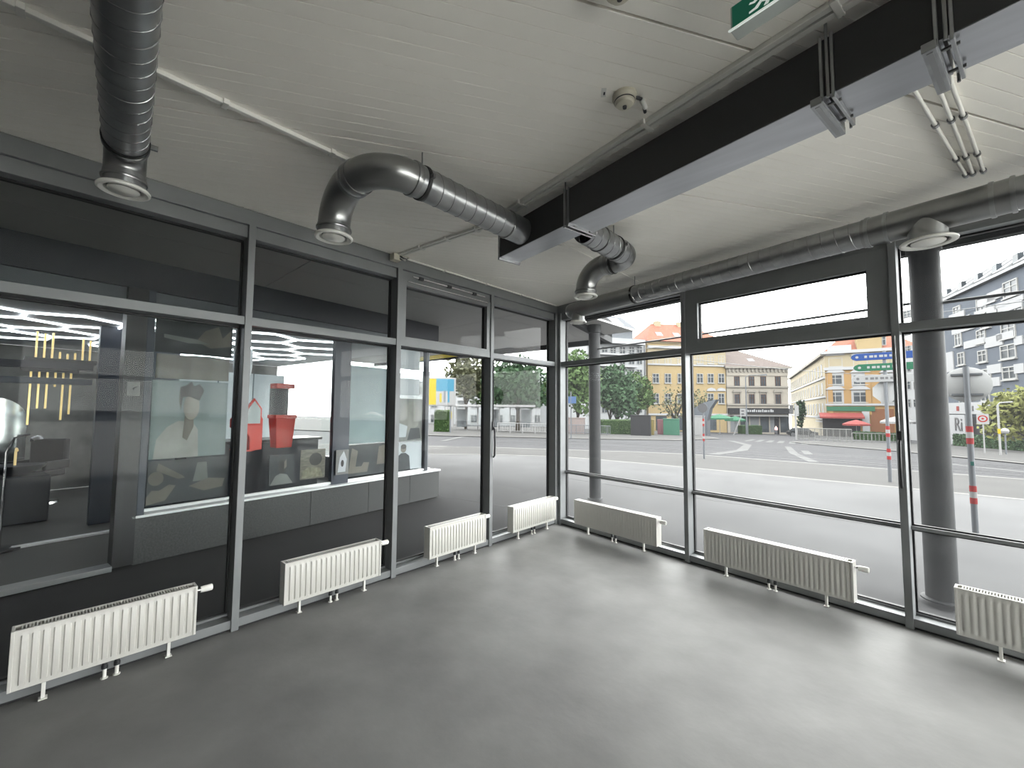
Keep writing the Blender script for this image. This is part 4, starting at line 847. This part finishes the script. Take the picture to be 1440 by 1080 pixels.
def tree(base, h, spread, n, leafm, label, trunk=.35, r=.16, size=.28, nb=6, bare=False, group='street trees'):
    t = thing('street_tree', base, label, 'tree', group)
    top = h*trunk; tr = MB().sweep([(0, 0, -.3), (.05, 0, top*.5), (0, .05, top), (.1, 0, h*.75)], [r*1.2, r, r*.8, r*.25], 10).build('trunk', BARK, t, True)
    blobs = []
    for i in range(nb):
        a = 2*PI*i/nb+random.uniform(-.3, .3); rr = spread*random.uniform(.35, .6); z = h*random.uniform(trunk+.15, .82)
        e = Vector((math.cos(a)*rr, math.sin(a)*rr, z)); MB().sweep([(0, 0, top*random.uniform(.8, 1.2)), e*.5+Vector((0, 0, top*.55)), e], [r*.5, r*.3, r*.08], 6).build('branch', BARK, tr, True)
        blobs.append((e.x, e.y, e.z, spread*.55, spread*.55, h*.18))
    blobs.append((0, 0, h*.8, spread*.6, spread*.6, h*.2)); blobs.append((0, 0, h*.58, spread*.75, spread*.75, h*.2))
    foliage(blobs, n, size, leafm, t); return t
tree(gp(728, 44), 8.2, 3.6, 2600, LEAF[1], 'large blue-green tree behind the bus shelter', .3, .22)
tree(gp(690, 50), 8.5, 3.0, 1800, LEAF[0], 'tall green tree left of the bus shelter', .3)
tree(gp(655, 48), 9.0, 2.8, 1500, LEAF[3], 'olive tree beyond the salon corner', .3)
tree(gp(785, 50), 9.0, 2.6, 1600, LEAF[0], 'green tree right behind the glass corner post', .3)
tree(gp(812, 46), 9.3, 3.0, 2600, LEAF[0], 'bright green tree left of the slim column', .18)
tree(gp(868, 52), 8.6, 3.3, 3000, LEAF[1], 'broad deep-green tree right of the slim column', .18)
tree(gp(858, 60), 9.4, 2.8, 2200, LEAF[0], 'taller light green tree behind the broad deep-green one', .18)
tree(gp(897, 54), 8.0, 2.2, 1500, LEAF[0], 'narrow green tree in front of the white block', .3)
tree(gp(950, 58), 7.2, 3.2, 330, LEAF[3], 'sparse, almost bare tree in front of the yellow house', .25, .25, .22, 9)
tree(gp(985, 60), 6.6, 2.0, 260, LEAF[3], 'small sparse tree beside the red and white thin pole', .4, .15, .22)
tree(gp(1448, 30), 4.9, 2.9, 2600, LEAF[2], 'yellow-green bushy tree at the right edge', .2, .14, .2)
tree(gp(1127, 96), 8.0, 1.2, 500, LEAF[1], 'small dark tree in the side street gap', .2, .2, .35)
def hedge(p, q, w, h, label, m=LEAF[1]):
    d = q-p; t = thing('clipped_hedge', p, label, 'hedge', 'low hedges', math.atan2(d.y, d.x)); L = math.hypot(d.x, d.y)
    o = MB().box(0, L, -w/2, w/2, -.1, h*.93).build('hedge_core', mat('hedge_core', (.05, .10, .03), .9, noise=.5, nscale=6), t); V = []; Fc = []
    for i in range(int(L*110)):
        f = random.random(); x = random.uniform(0, L); y, z = ((-w/2, random.uniform(0, h)) if f < .6 else (random.uniform(-w/2, w/2), h)); k = len(V)
        P = Vector((x, y+random.uniform(-.05, .05), z*.97+random.uniform(-.03, .03))); u = Vector((random.gauss(0, 1), random.gauss(0, 1), random.gauss(0, 1))).normalized()*.09; v = u.orthogonal()*.6
        V += [P+u, P+v, P-u, P-v]; Fc.append((k, k+1, k+2, k+3))
    o = MB().add(V, Fc).build('foliage', m, t); o['kind'] = 'stuff'
hedge(gp(1350, 42), gp(1480, 30), 1.2, 1.25, 'clipped green hedge along the foot of the grey block')
hedge(gp(1203, 60), gp(1275, 54), 1.0, 1.2, 'low hedge in front of the ochre corner house')
hedge(gp(1040, 80), gp(1068, 80), 1.5, 1.7, 'dark hedge in front of the black shopfront')
hedge(gp(612, 36), gp(632, 36), 1.0, 1.9, 'small green shrub hedge by the billboard', LEAF[0])
hedge(gp(840, 46), gp(905, 48), 1.6, 1.6, 'bushy green planting under the deep-green tree', LEAF[0])

# ================================================================== street furniture
YEL = mat('street_yellow', (.85, .66, .02), .5)
POLE = mat('pole_grey', (.33, .35, .38), .45, .4); RED = mat('signal_red', (.60, .04, .04), .5); WHT = mat('signal_white', (.62, .62, .62), .5); SGREY = mat('sign_back', (.85, .86, .86), .5, .3)
def bands(t, r, zs, w=.12):
    for z in zs:
        for k, m in enumerate((RED, WHT, RED)): MB().lathe((0, 0, z+k*w), Zv, [(0, r), (0, r+.004), (w, r+.004), (w, r)], 20).build('reflective_band', m, t, True)
# near sign pole seen from behind
p = gp(1373, 5.2); p = Vector((4.133, 3.2, gz(0, 3)+.04))
t = thing('sign_pole', p, 'near sign pole seen from behind with a pale round sign', 'sign pole', 'red and white banded sign poles')
MB().cyl((0, 0, 0), (0, 0, 2.16), .03, 20).build('pole', POLE, t, True); bands(t, .03, (.42, 1.17), .075)
dn = (Vector((CAM.x, CAM.y, 0))-Vector((p.x, p.y, 0))).normalized(); sgn_c = Vector((0, 0, 1.93))-dn*.045
s_ = MB().lathe(sgn_c, -dn, [(0, 0), (0, .215), (.006, .225), (.02, .225), (.02, 0)], 40).build('round_sign', SGREY, t, True)
sd = Vector((-dn.y, dn.x, 0))
for dz in (-.13, .13): MB().obox(sgn_c-sd*.14+Zv*(dz-.012)+dn*.0, sd*.28, dn*.02, Zv*.024).build('sign_clamp', POLE, s_)
MB().obox(Vector((-.012, -.04, .9)), (.03, 0, 0), (0, .02, 0), (0, 0, .05)).build('tag', mat('teal', (.02, .2, .16), .5), t)
# pole with direction signs
p = Vector((3.30, 8.6, gz(3.3, 8.6)+.03))
t = thing('direction_sign_post', p, 'grey post with an octagonal sign back and stacked direction signs', 'sign post', 'red and white banded sign poles')
MB().cyl((0, 0, 0), (0, 0, 2.9), .035, 20).build('pole', POLE, t, True); bands(t, .035, (.52, 1.05), .085)
dn = (Vector((CAM.x, CAM.y, 0))-Vector((p.x, p.y, 0))).normalized(); sd = Vector((-dn.y, dn.x, 0))
def disc(c, nrm, r, n, nm, m, parent, th=.02):
    nrm = Vector(nrm); s = nrm.cross(Zv).normalized(); pts = [s*r*math.cos(2*PI*(k+.5)/n)+Zv*r*math.sin(2*PI*(k+.5)/n) for k in range(n)]
    return MB().prism([Vector(c)+q for q in pts], (0, 0, 0), nrm*th).build(nm, m, parent)
disc(Vector((0, 0, 2.12))+sd*.0-dn*.06, -dn, .26, 8, 'octagon_sign', SGREY, t)
for k, (m, z, off) in enumerate(((mat('sign_blue', (.02, .09, .38), .4), 2.98, -.62), (mat('sign_green', (.02, .20, .10), .4), 2.72, -.58), (mat('sign_white', (.60, .61, .62), .4), 2.45, -.62))):
    # arrow boards reach out to the left and behind the mullion to the right
    x0 = off; x1 = .55; h = .17
    rt = Vector((dn.y, -dn.x, 0))*-1
    pts = [(x0+.10, 0), (x1, 0), (x1, h), (x0+.10, h), (x0+.03, h*.8), (x0, h*.5), (x0+.03, h*.2)]
    b_ = MB().prism([rt*x+Zv*(z-.1+y) for x, y in pts], dn*.05, dn*.08).build('direction_board', m, t, bevel=.004)
    ink = WHT if k < 2 else BLACK
    for j in range(7): MB().obox(rt*(x0+.26+j*.09)+Zv*(z-.1+h*.35)+dn*.08, rt*(.05+.02*(j % 2)), dn*.003, Zv*h*.32).build('board_mark', ink, b_)
    MB().lathe(rt*(x0+.12)+Zv*(z-.1+h*.5)+dn*.078, dn, [(0, 0), (0, .03), (.005, .03), (.005, 0)], 14).build('board_dot', ink, b_)
MB().cyl((0, 0, 2.88), (0, 0, 3.1), .03, 14).build('pole_top', POLE, t, True)
# thin red and white pole with curved canopy behind
p = gp(989, 15.2); t = thing('sign_pole', p, 'thin distant red and white pole on the median', 'sign pole', 'red and white banded sign poles')
MB().cyl((0, 0, 0), (0, 0, 2.0), .03, 12).build('pole', POLE, t, True); bands(t, .03, (.66, 1.2), .09)
disc(Vector((0, -.05, 1.86)), (0, 1, 0), .17, 20, 'round_sign', mat('sign_dark', (.2, .2, .21), .5), t)
# no-stopping sign and lamp post by the hedge
p = gp(1382, 27); t = thing('no_stopping_sign', p, 'square white road sign with a red ring near the hedge', 'road sign')
MB().cyl((0, 0, 0), (0, 0, 2.6), .035, 12).build('pole', WHT, t, True); dn = (Vector((CAM.x, CAM.y, 0))-Vector((p.x, p.y, 0))).normalized(); rt = Vector((-dn.y, dn.x, 0))
b_ = MB().obox(-rt*.27+Zv*1.9+dn*.04, rt*.54, dn*.02, Zv*.66).build('sign_plate', WHT, t); disc(Vector((0, 0, 2.25))+dn*.06, dn, .22, 24, 'red_ring', RED, b_, .01); disc(Vector((0, 0, 2.25))+dn*.07, dn, .15, 24, 'ring_centre', WHT, b_, .01); disc(Vector((0, 0, 2.25))+dn*.08, dn, .06, 12, 'ring_mark', RED, b_, .01)
p = gp(1404, 25); t = thing('bollard_lamp', p, 'pale slim lamp post standing before the yellow-green tree', 'lamp post')
MB().cyl((0, 0, 0), (0, 0, 3.0), .05, 12).build('pole', WHT, t, True); MB().box(-.06, .06, -.06, .06, 1.3, 1.6).build('control_box', YEL, t); MB().sweep([(0, 0, 3.0), (.1, 0, 3.15), (.6, 0, 3.2)], .04, 8).build('lamp_arm', WHT, t, True)
g = thing('globe_lamp', gp(1412, 26), 'small white globe light above the hedge', 'lamp'); MB().cyl((0, 0, 0), (0, 0, 1.35), .04, 10).build('stem', POLE, g, True); MB().lathe((0, 0, 1.3), Zv, [(0, .02), (.05, .15), (.18, .2), (.32, .14), (.38, 0)], 20).build('globe', WHT, g, True)
# tall street lamp in front of the cream house
p = gp(1050, 74); t = thing('street_lamp', p, 'tall grey street lamp standing before the cream town house', 'street lamp')
MB().cyl((0, 0, 0), (0, 0, 10.2), .14, 12, .08).build('pole', POLE, t, True); MB().cyl((0, 0, 0), (0, 0, 2.2), .22, 12).build('pole_base', POLE, t, True); MB().sweep([(0, 0, 10.2), (.6, 0, 10.5), (2.6, 0, 10.5)], .06, 8).build('lamp_arm', POLE, t, True); MB().box(2.4, 3.3, -.15, .15, 10.35, 10.55).build('lamp_head', POLE, t)
# barrier railing on the island
def railing(p, q, h, n, label, m=POLE, solid=False):
    d = q-p; L = d.length; t = thing('pedestrian_railing', p, label, 'railing', 'street railings', math.atan2(d.y, d.x)); dz = d.z/L
    def pt(x, z): return (x, 0, z+dz*x)
    MB().sweep([pt(0, h), pt(L, h)], .035, 8).build('top_rail', m, t, True); MB().sweep([pt(0, .2), pt(L, .2)], .03, 8).build('bottom_rail', m, t, True)
    for k in range(n+1): x = L*k/n; MB().cyl(pt(x, 0 if k % 5 == 0 else .2), pt(x, h), .045 if k % 5 == 0 else .022, 6).build('baluster', m, t)
    return t
PALEM = mat('pale_metal', (.50, .50, .48), .5, .2)
railing(gp(1121, 47), gp(1197, 42), 1.35, 44, 'long pale barred railing on the traffic island', PALEM); railing(gp(1197, 42), gp(1270, 46), 1.0, 14, 'grey railing in front of the low hedge', PALEM)
railing(gp(832, 42), gp(858, 40), .95, 12, 'curved end of the grey steel railing by the trees'); railing(gp(798, 42), gp(832, 42), .95, 14, 'grey steel railing left of the slim column')
railing(gp(700, 40), gp(770, 40), .95, 20, 'white railing in front of the bus shelter', WHT)
# bus shelter
p, q = gp(640, 44), gp(748, 44); d = q-p; L = d.length
t = thing('bus_shelter', p, 'long glass and white steel bus shelter across the road', 'bus shelter', None, math.atan2(d.y, d.x))
MB().box(-.3, L+.3, -1.2, 1.2, 2.45, 2.68).build('roof', WHT, t, bevel=.05)
for k in range(8): MB().box(L*k/7-.05, L*k/7+.05, .9, 1.0, 0, 2.45).build('post', WHT, t)
for k in range(7): MB().box(L*k/7+.08, L*(k+1)/7-.08, .93, .97, .3, 2.2).build('glass_panel', GLASS if k % 3 else mat('shelter_poster', (.35, .38, .40), .5, noise=.4, nscale=2), t)
MB().box(.6, L-.6, .3, .7, .42, .5).build('bench', POLE, t); 
t = thing('timetable_board', gp(632, 42), 'white timetable board with a yellow panel near the shelter', 'notice board'); MB().box(-.6, .6, -.08, .08, .4, 2.4).build('board', WHT, t); MB().box(-.05, .45, -.1, -.08, 1.2, 1.9).build('yellow_panel', YEL, t)
# billboard
p = gp(616, 34); dn = (Vector((CAM.x, CAM.y, 0))-Vector((p.x, p.y, 0))).normalized(); t = thing('billboard', p, 'yellow and blue advertising billboard above the shrubs', 'billboard', None, math.atan2(dn.y, dn.x)+PI/2)
for x in (-.9, 1.0): MB().cyl((x, .1, 0), (x, .1, 2.3), .06, 10).build('post', POLE, t, True)
b_ = MB().box(-1.3, 1.4, -.05, .12, 2.2, 4.5).build('frame', WHT, t, bevel=.03); MB().box(-1.15, -.2, -.07, -.05, 2.3, 4.4).build('yellow_field', YEL, b_); MB().box(-.2, 1.25, -.07, -.05, 3.4, 4.4).build('blue_field', mat('poster_blue', (.12, .42, .62), .5), b_); MB().box(-.2, 1.25, -.07, -.05, 2.3, 3.4).build('pale_field', WHT, b_)
for k in range(3): MB().box(.1+k*.32, .25+k*.32, -.08, -.07, 2.5, 3.2+.25*k).build('figure_shape', (YEL, POLE, MATS['poster_blue'])[k], b_)
# blue street sign, parasols, bins, cabinets, cafe things
p = gp(803, 30); t = thing('street_name_sign', p, 'small blue sign plate on a post by the corner', 'street sign'); MB().cyl((0, 0, 0), (0, 0, 3.4), .04, 10).build('post', POLE, t, True); MB().box(-.45, .45, -.03, .0, 2.55, 3.05).build('plate', mat('plate_blue', (.12, .22, .45), .5), t)
def parasol(p, r, h, m, label):
    t = thing('parasol', p, label, 'parasol', 'cafe parasols'); MB().cyl((0, 0, 0), (0, 0, h+.6), .04, 8).build('pole', WHT, t, True)
    MB().lathe((0, 0, h), Zv, [(-.25, r), (0, r), (.35, r*.55), (.65, 0)], 10).build('canopy', m, t); MB().box(-.3, .3, -.3, .3, 0, .1).build('base', POLE, t)
parasol(gp(1012, 70), 2.1, 2.7, GREENA, 'dark green cafe parasol left of the cream house'); parasol(gp(1034, 76), 1.8, 2.6, GREENA, 'dark green cafe parasol beside the first, further right'); parasol(gp(1204, 64), 1.7, 2.3, REDA, 'red cafe parasol outside the ochre house'); parasol(gp(1262, 50), 1.6, 2.5, WHT, 'white cafe parasol beside the dark mullion')
def cabinet(p, w, h, m, label, name='utility_cabinet', cat='cabinet'):
    t = thing(name, p, label, cat, None, YAW*-1*0+.3); b_ = MB().box(-w/2, w/2, -.35, .35, 0, h).build('body', m, t, bevel=.03); MB().box(-w/2-.04, w/2+.04, -.4, .4, h, h+.1).build('lid', m, t, bevel=.03); MB().box(-w/2+.06, -.02, -.37, -.35, .15, h-.1).build('door', m, t, bevel=.01); MB().box(.02, w/2-.06, -.37, -.35, .15, h-.1).build('door', m, t, bevel=.01)
cabinet(gp(944, 50), 1.8, 1.9, mat('bin_green', (.10, .30, .20), .5), 'green recycling container under the sparse tree', 'recycling_container', 'container'); cabinet(gp(930, 52), .9, 1.8, mat('bin_pink', (.45, .22, .24), .5), 'faded pink street container beside the green one', 'recycling_container', 'container')
cabinet(gp(981, 52), 1.6, 2.4, WHT, 'white street cabinet at the left edge of the wide window'); cabinet(gp(901, 44), 2.0, 2.1, SHOPD, 'black street kiosk under the green trees', 'kiosk', 'kiosk'); cabinet(gp(913, 48), 1.0, 1.7, mat('box_ochre', (.35, .28, .10), .6), 'small ochre street cabinet beside the black kiosk'); cabinet(gp(806, 44), 2.4, 1.6, mat('box_salmon', (.50, .42, .40), .6), 'pale salmon site box left of the slim column')
# subway-style curved shelter behind the thin pole
t = thing('curved_canopy', gp(992, 56), 'grey curved glass canopy of an underground entrance', 'canopy'); 
MB().add([(-1.6, 0, 2.2), (-1.0, 0, 3.4), (1.8, 0, 4.6), (.6, 0, 3.0), (.2, 0, 0), (-.2, 0, 0)][0:0] or [(x, y, z) for y in (-.6, .6) for x, z in ((-2.0, 2.3), (-1.3, 3.6), (0, 4.4), (1.6, 4.8), (.8, 3.6), (.4, 2.0), (.4, 0), (-.1, 0), (-.1, 2.2), (-.9, 2.6))], [tuple(range(10)), tuple(range(10, 20))[::-1]]+[(i, (i+1) % 10, (i+1) % 10+10, i+10) for i in range(10)]).build('canopy_shell', mat('canopy_grey', (.30, .33, .37), .4, .3), t)
# traffic light
p = gp(1119, 46); t = thing('traffic_light', p, 'white traffic light post at the end of the island railing', 'traffic light'); MB().cyl((0, 0, 0), (0, 0, 4.0), .09, 12).build('pole', WHT, t, True); MB().box(-.55, -.2, -.15, .15, 2.9, 3.9).build('signal_head', BLACK, t, bevel=.03); MB().box(.0, .3, -.1, .1, 2.8, 3.8).build('signal_back', WHT, t, bevel=.02)
for k in range(3): MB().lathe((-.375, -.15, 3.07+.33*k), (0, -1, 0), [(0, .11), (.08, .11), (.08, .09), (0, .09)], 14).build('visor', BLACK, t, True)
p = gp(1040, 66); t = thing('leaning_notice', p, 'white notice board leaning on a slanted post', 'notice board'); MB().cyl((-.9, 0, 0), (.5, 0, 3.6), .08, 8).build('slanted_post', WHT, t, True); MB().box(.1, .9, -.06, .0, 3.0, 4.2).build('board', WHT, t)
for k in range(2): MB().box(.3, .7, -.08, -.06, 3.2+.5*k, 3.45+.5*k).build('board_mark', BLACK, t)
# parked car in the side street
p = gp(1127, 70); t = thing('parked_car', p, 'dark parked car at the mouth of the side street', 'car', None, .3); CB = mat('car_dark', (.06, .065, .07), .25, .3)
MB().prism([(x, 0, z) for x, z in ((-2.1, .35), (2.1, .35), (2.15, .8), (1.3, .95), (.7, 1.42), (-1.2, 1.45), (-1.9, .95), (-2.15, .85))], (0, -.85, 0), (0, .85, 0)).build('body', CB, t, bevel=.08)
for x in (-1.35, 1.35):
    for y in (-.86, .86): MB().cyl((x, y-.1, .33), (x, y+.1, .33), .33, 18).build('wheel', BLACK, t, True)
for y in (-.87, .855): MB().prism([(x, 0, z) for x, z in ((-1.6, .98), (1.1, .98), (.62, 1.36), (-1.15, 1.38))], (0, y, 0), (0, y+.015, 0)).build('side_window', FARGLASS, t)
# overhead tram wires
for i, (q0, q1, z0, z1, lab) in enumerate(((gp(700, 60), gp(1500, 24), 8.6, 8.2, 'thin overhead tram wire crossing high above the street'), (gp(880, 40), gp(1300, 60), 7.2, 8.4, 'second overhead tram wire slanting across the sky'))):
    P = [q0+(q1-q0)*k/12+Zv*(z0+(z1-z0)*k/12-.5*math.sin(PI*k/12)+abs(q0.z)) for k in range(13)]
    tag(MB().sweep(P, .03, 5).build('overhead_wire', DARKM, None, True), lab, 'wire', 'overhead wires')
# pedestrian
def person(base, h, top, legs, label):
    t = thing('person', base, label, 'person'); s = h/1.72
    J = [(0, 0, .95), (0, 0, 1.15), (0, 0, 1.40), (0, 0, 1.50), (0, .02, 1.62), (0, 0, 1.72), (-.19, 0, 1.38), (-.24, .02, 1.12), (-.22, -.10, .90), (.19, 0, 1.38), (.24, .0, 1.12), (.21, -.14, .92), (-.10, 0, .88), (-.11, -.06, .48), (-.11, .10, .07), (-.11, -.06, .03), (.10, 0, .88), (.11, -.10, .48), (.11, -.12, .07), (.11, -.27, .03)]
    Ed = [(0, 1), (1, 2), (2, 3), (3, 4), (4, 5), (2, 6), (6, 7), (7, 8), (2, 9), (9, 10), (10, 11), (0, 12), (12, 13), (13, 14), (14, 15), (0, 16), (16, 17), (17, 18), (18, 19)]
    Rr = [.15, .14, .15, .06, .10, .07, .07, .05, .04, .07, .05, .04, .09, .065, .05, .04, .09, .065, .05, .04]
    me = bpy.data.meshes.new('body'); me.from_pydata([tuple(c*s for c in j) for j in J], Ed, []); o = bpy.data.objects.new('body', me); col.objects.link(o); o.parent = t
    sk = o.modifiers.new('skin', 'SKIN')
    for v, r in zip(me.skin_vertices[0].data, Rr): v.radius = (r*s, r*.8*s)
    me.skin_vertices[0].data[0].use_root = True
    su = o.modifiers.new('sub', 'SUBSURF'); su.levels = su.render_levels = 1
    m = bpy.data.materials.new('pedestrian'); m.use_nodes = True; nt = m.node_tree; tcx = nt.nodes.new('ShaderNodeTexCoord'); sx = nt.nodes.new('ShaderNodeSeparateXYZ'); rr = nt.nodes.new('ShaderNodeValToRGB'); dv = nt.nodes.new('ShaderNodeMath'); dv.operation = 'DIVIDE'; dv.inputs[1].default_value = h
    nt.links.new(tcx.outputs['Object'], sx.inputs[0]); nt.links.new(sx.outputs['Z'], dv.inputs[0]); nt.links.new(dv.outputs[0], rr.inputs[0]); nt.links.new(rr.outputs[0], nt.nodes['Principled BSDF'].inputs['Base Color'])
    cr = rr.color_ramp; cr.interpolation = 'CONSTANT'; cr.elements[0].color = (*legs, 1); cr.elements[1].position = .56; cr.elements[1].color = (*top, 1)
    e = cr.elements.new(.87); e.color = (.45, .30, .23, 1); e = cr.elements.new(.97); e.color = (.06, .045, .04, 1); me.materials.append(m)
    return t
person(gp(1091, 78), 1.72, (.50, .25, .24), (.05, .05, .06), 'pedestrian in a pale red top and dark trousers crossing the road')
person(gp(1117, 80), 1.75, (.09, .09, .10), (.05, .05, .06), 'person in dark clothes standing by the shop corner')
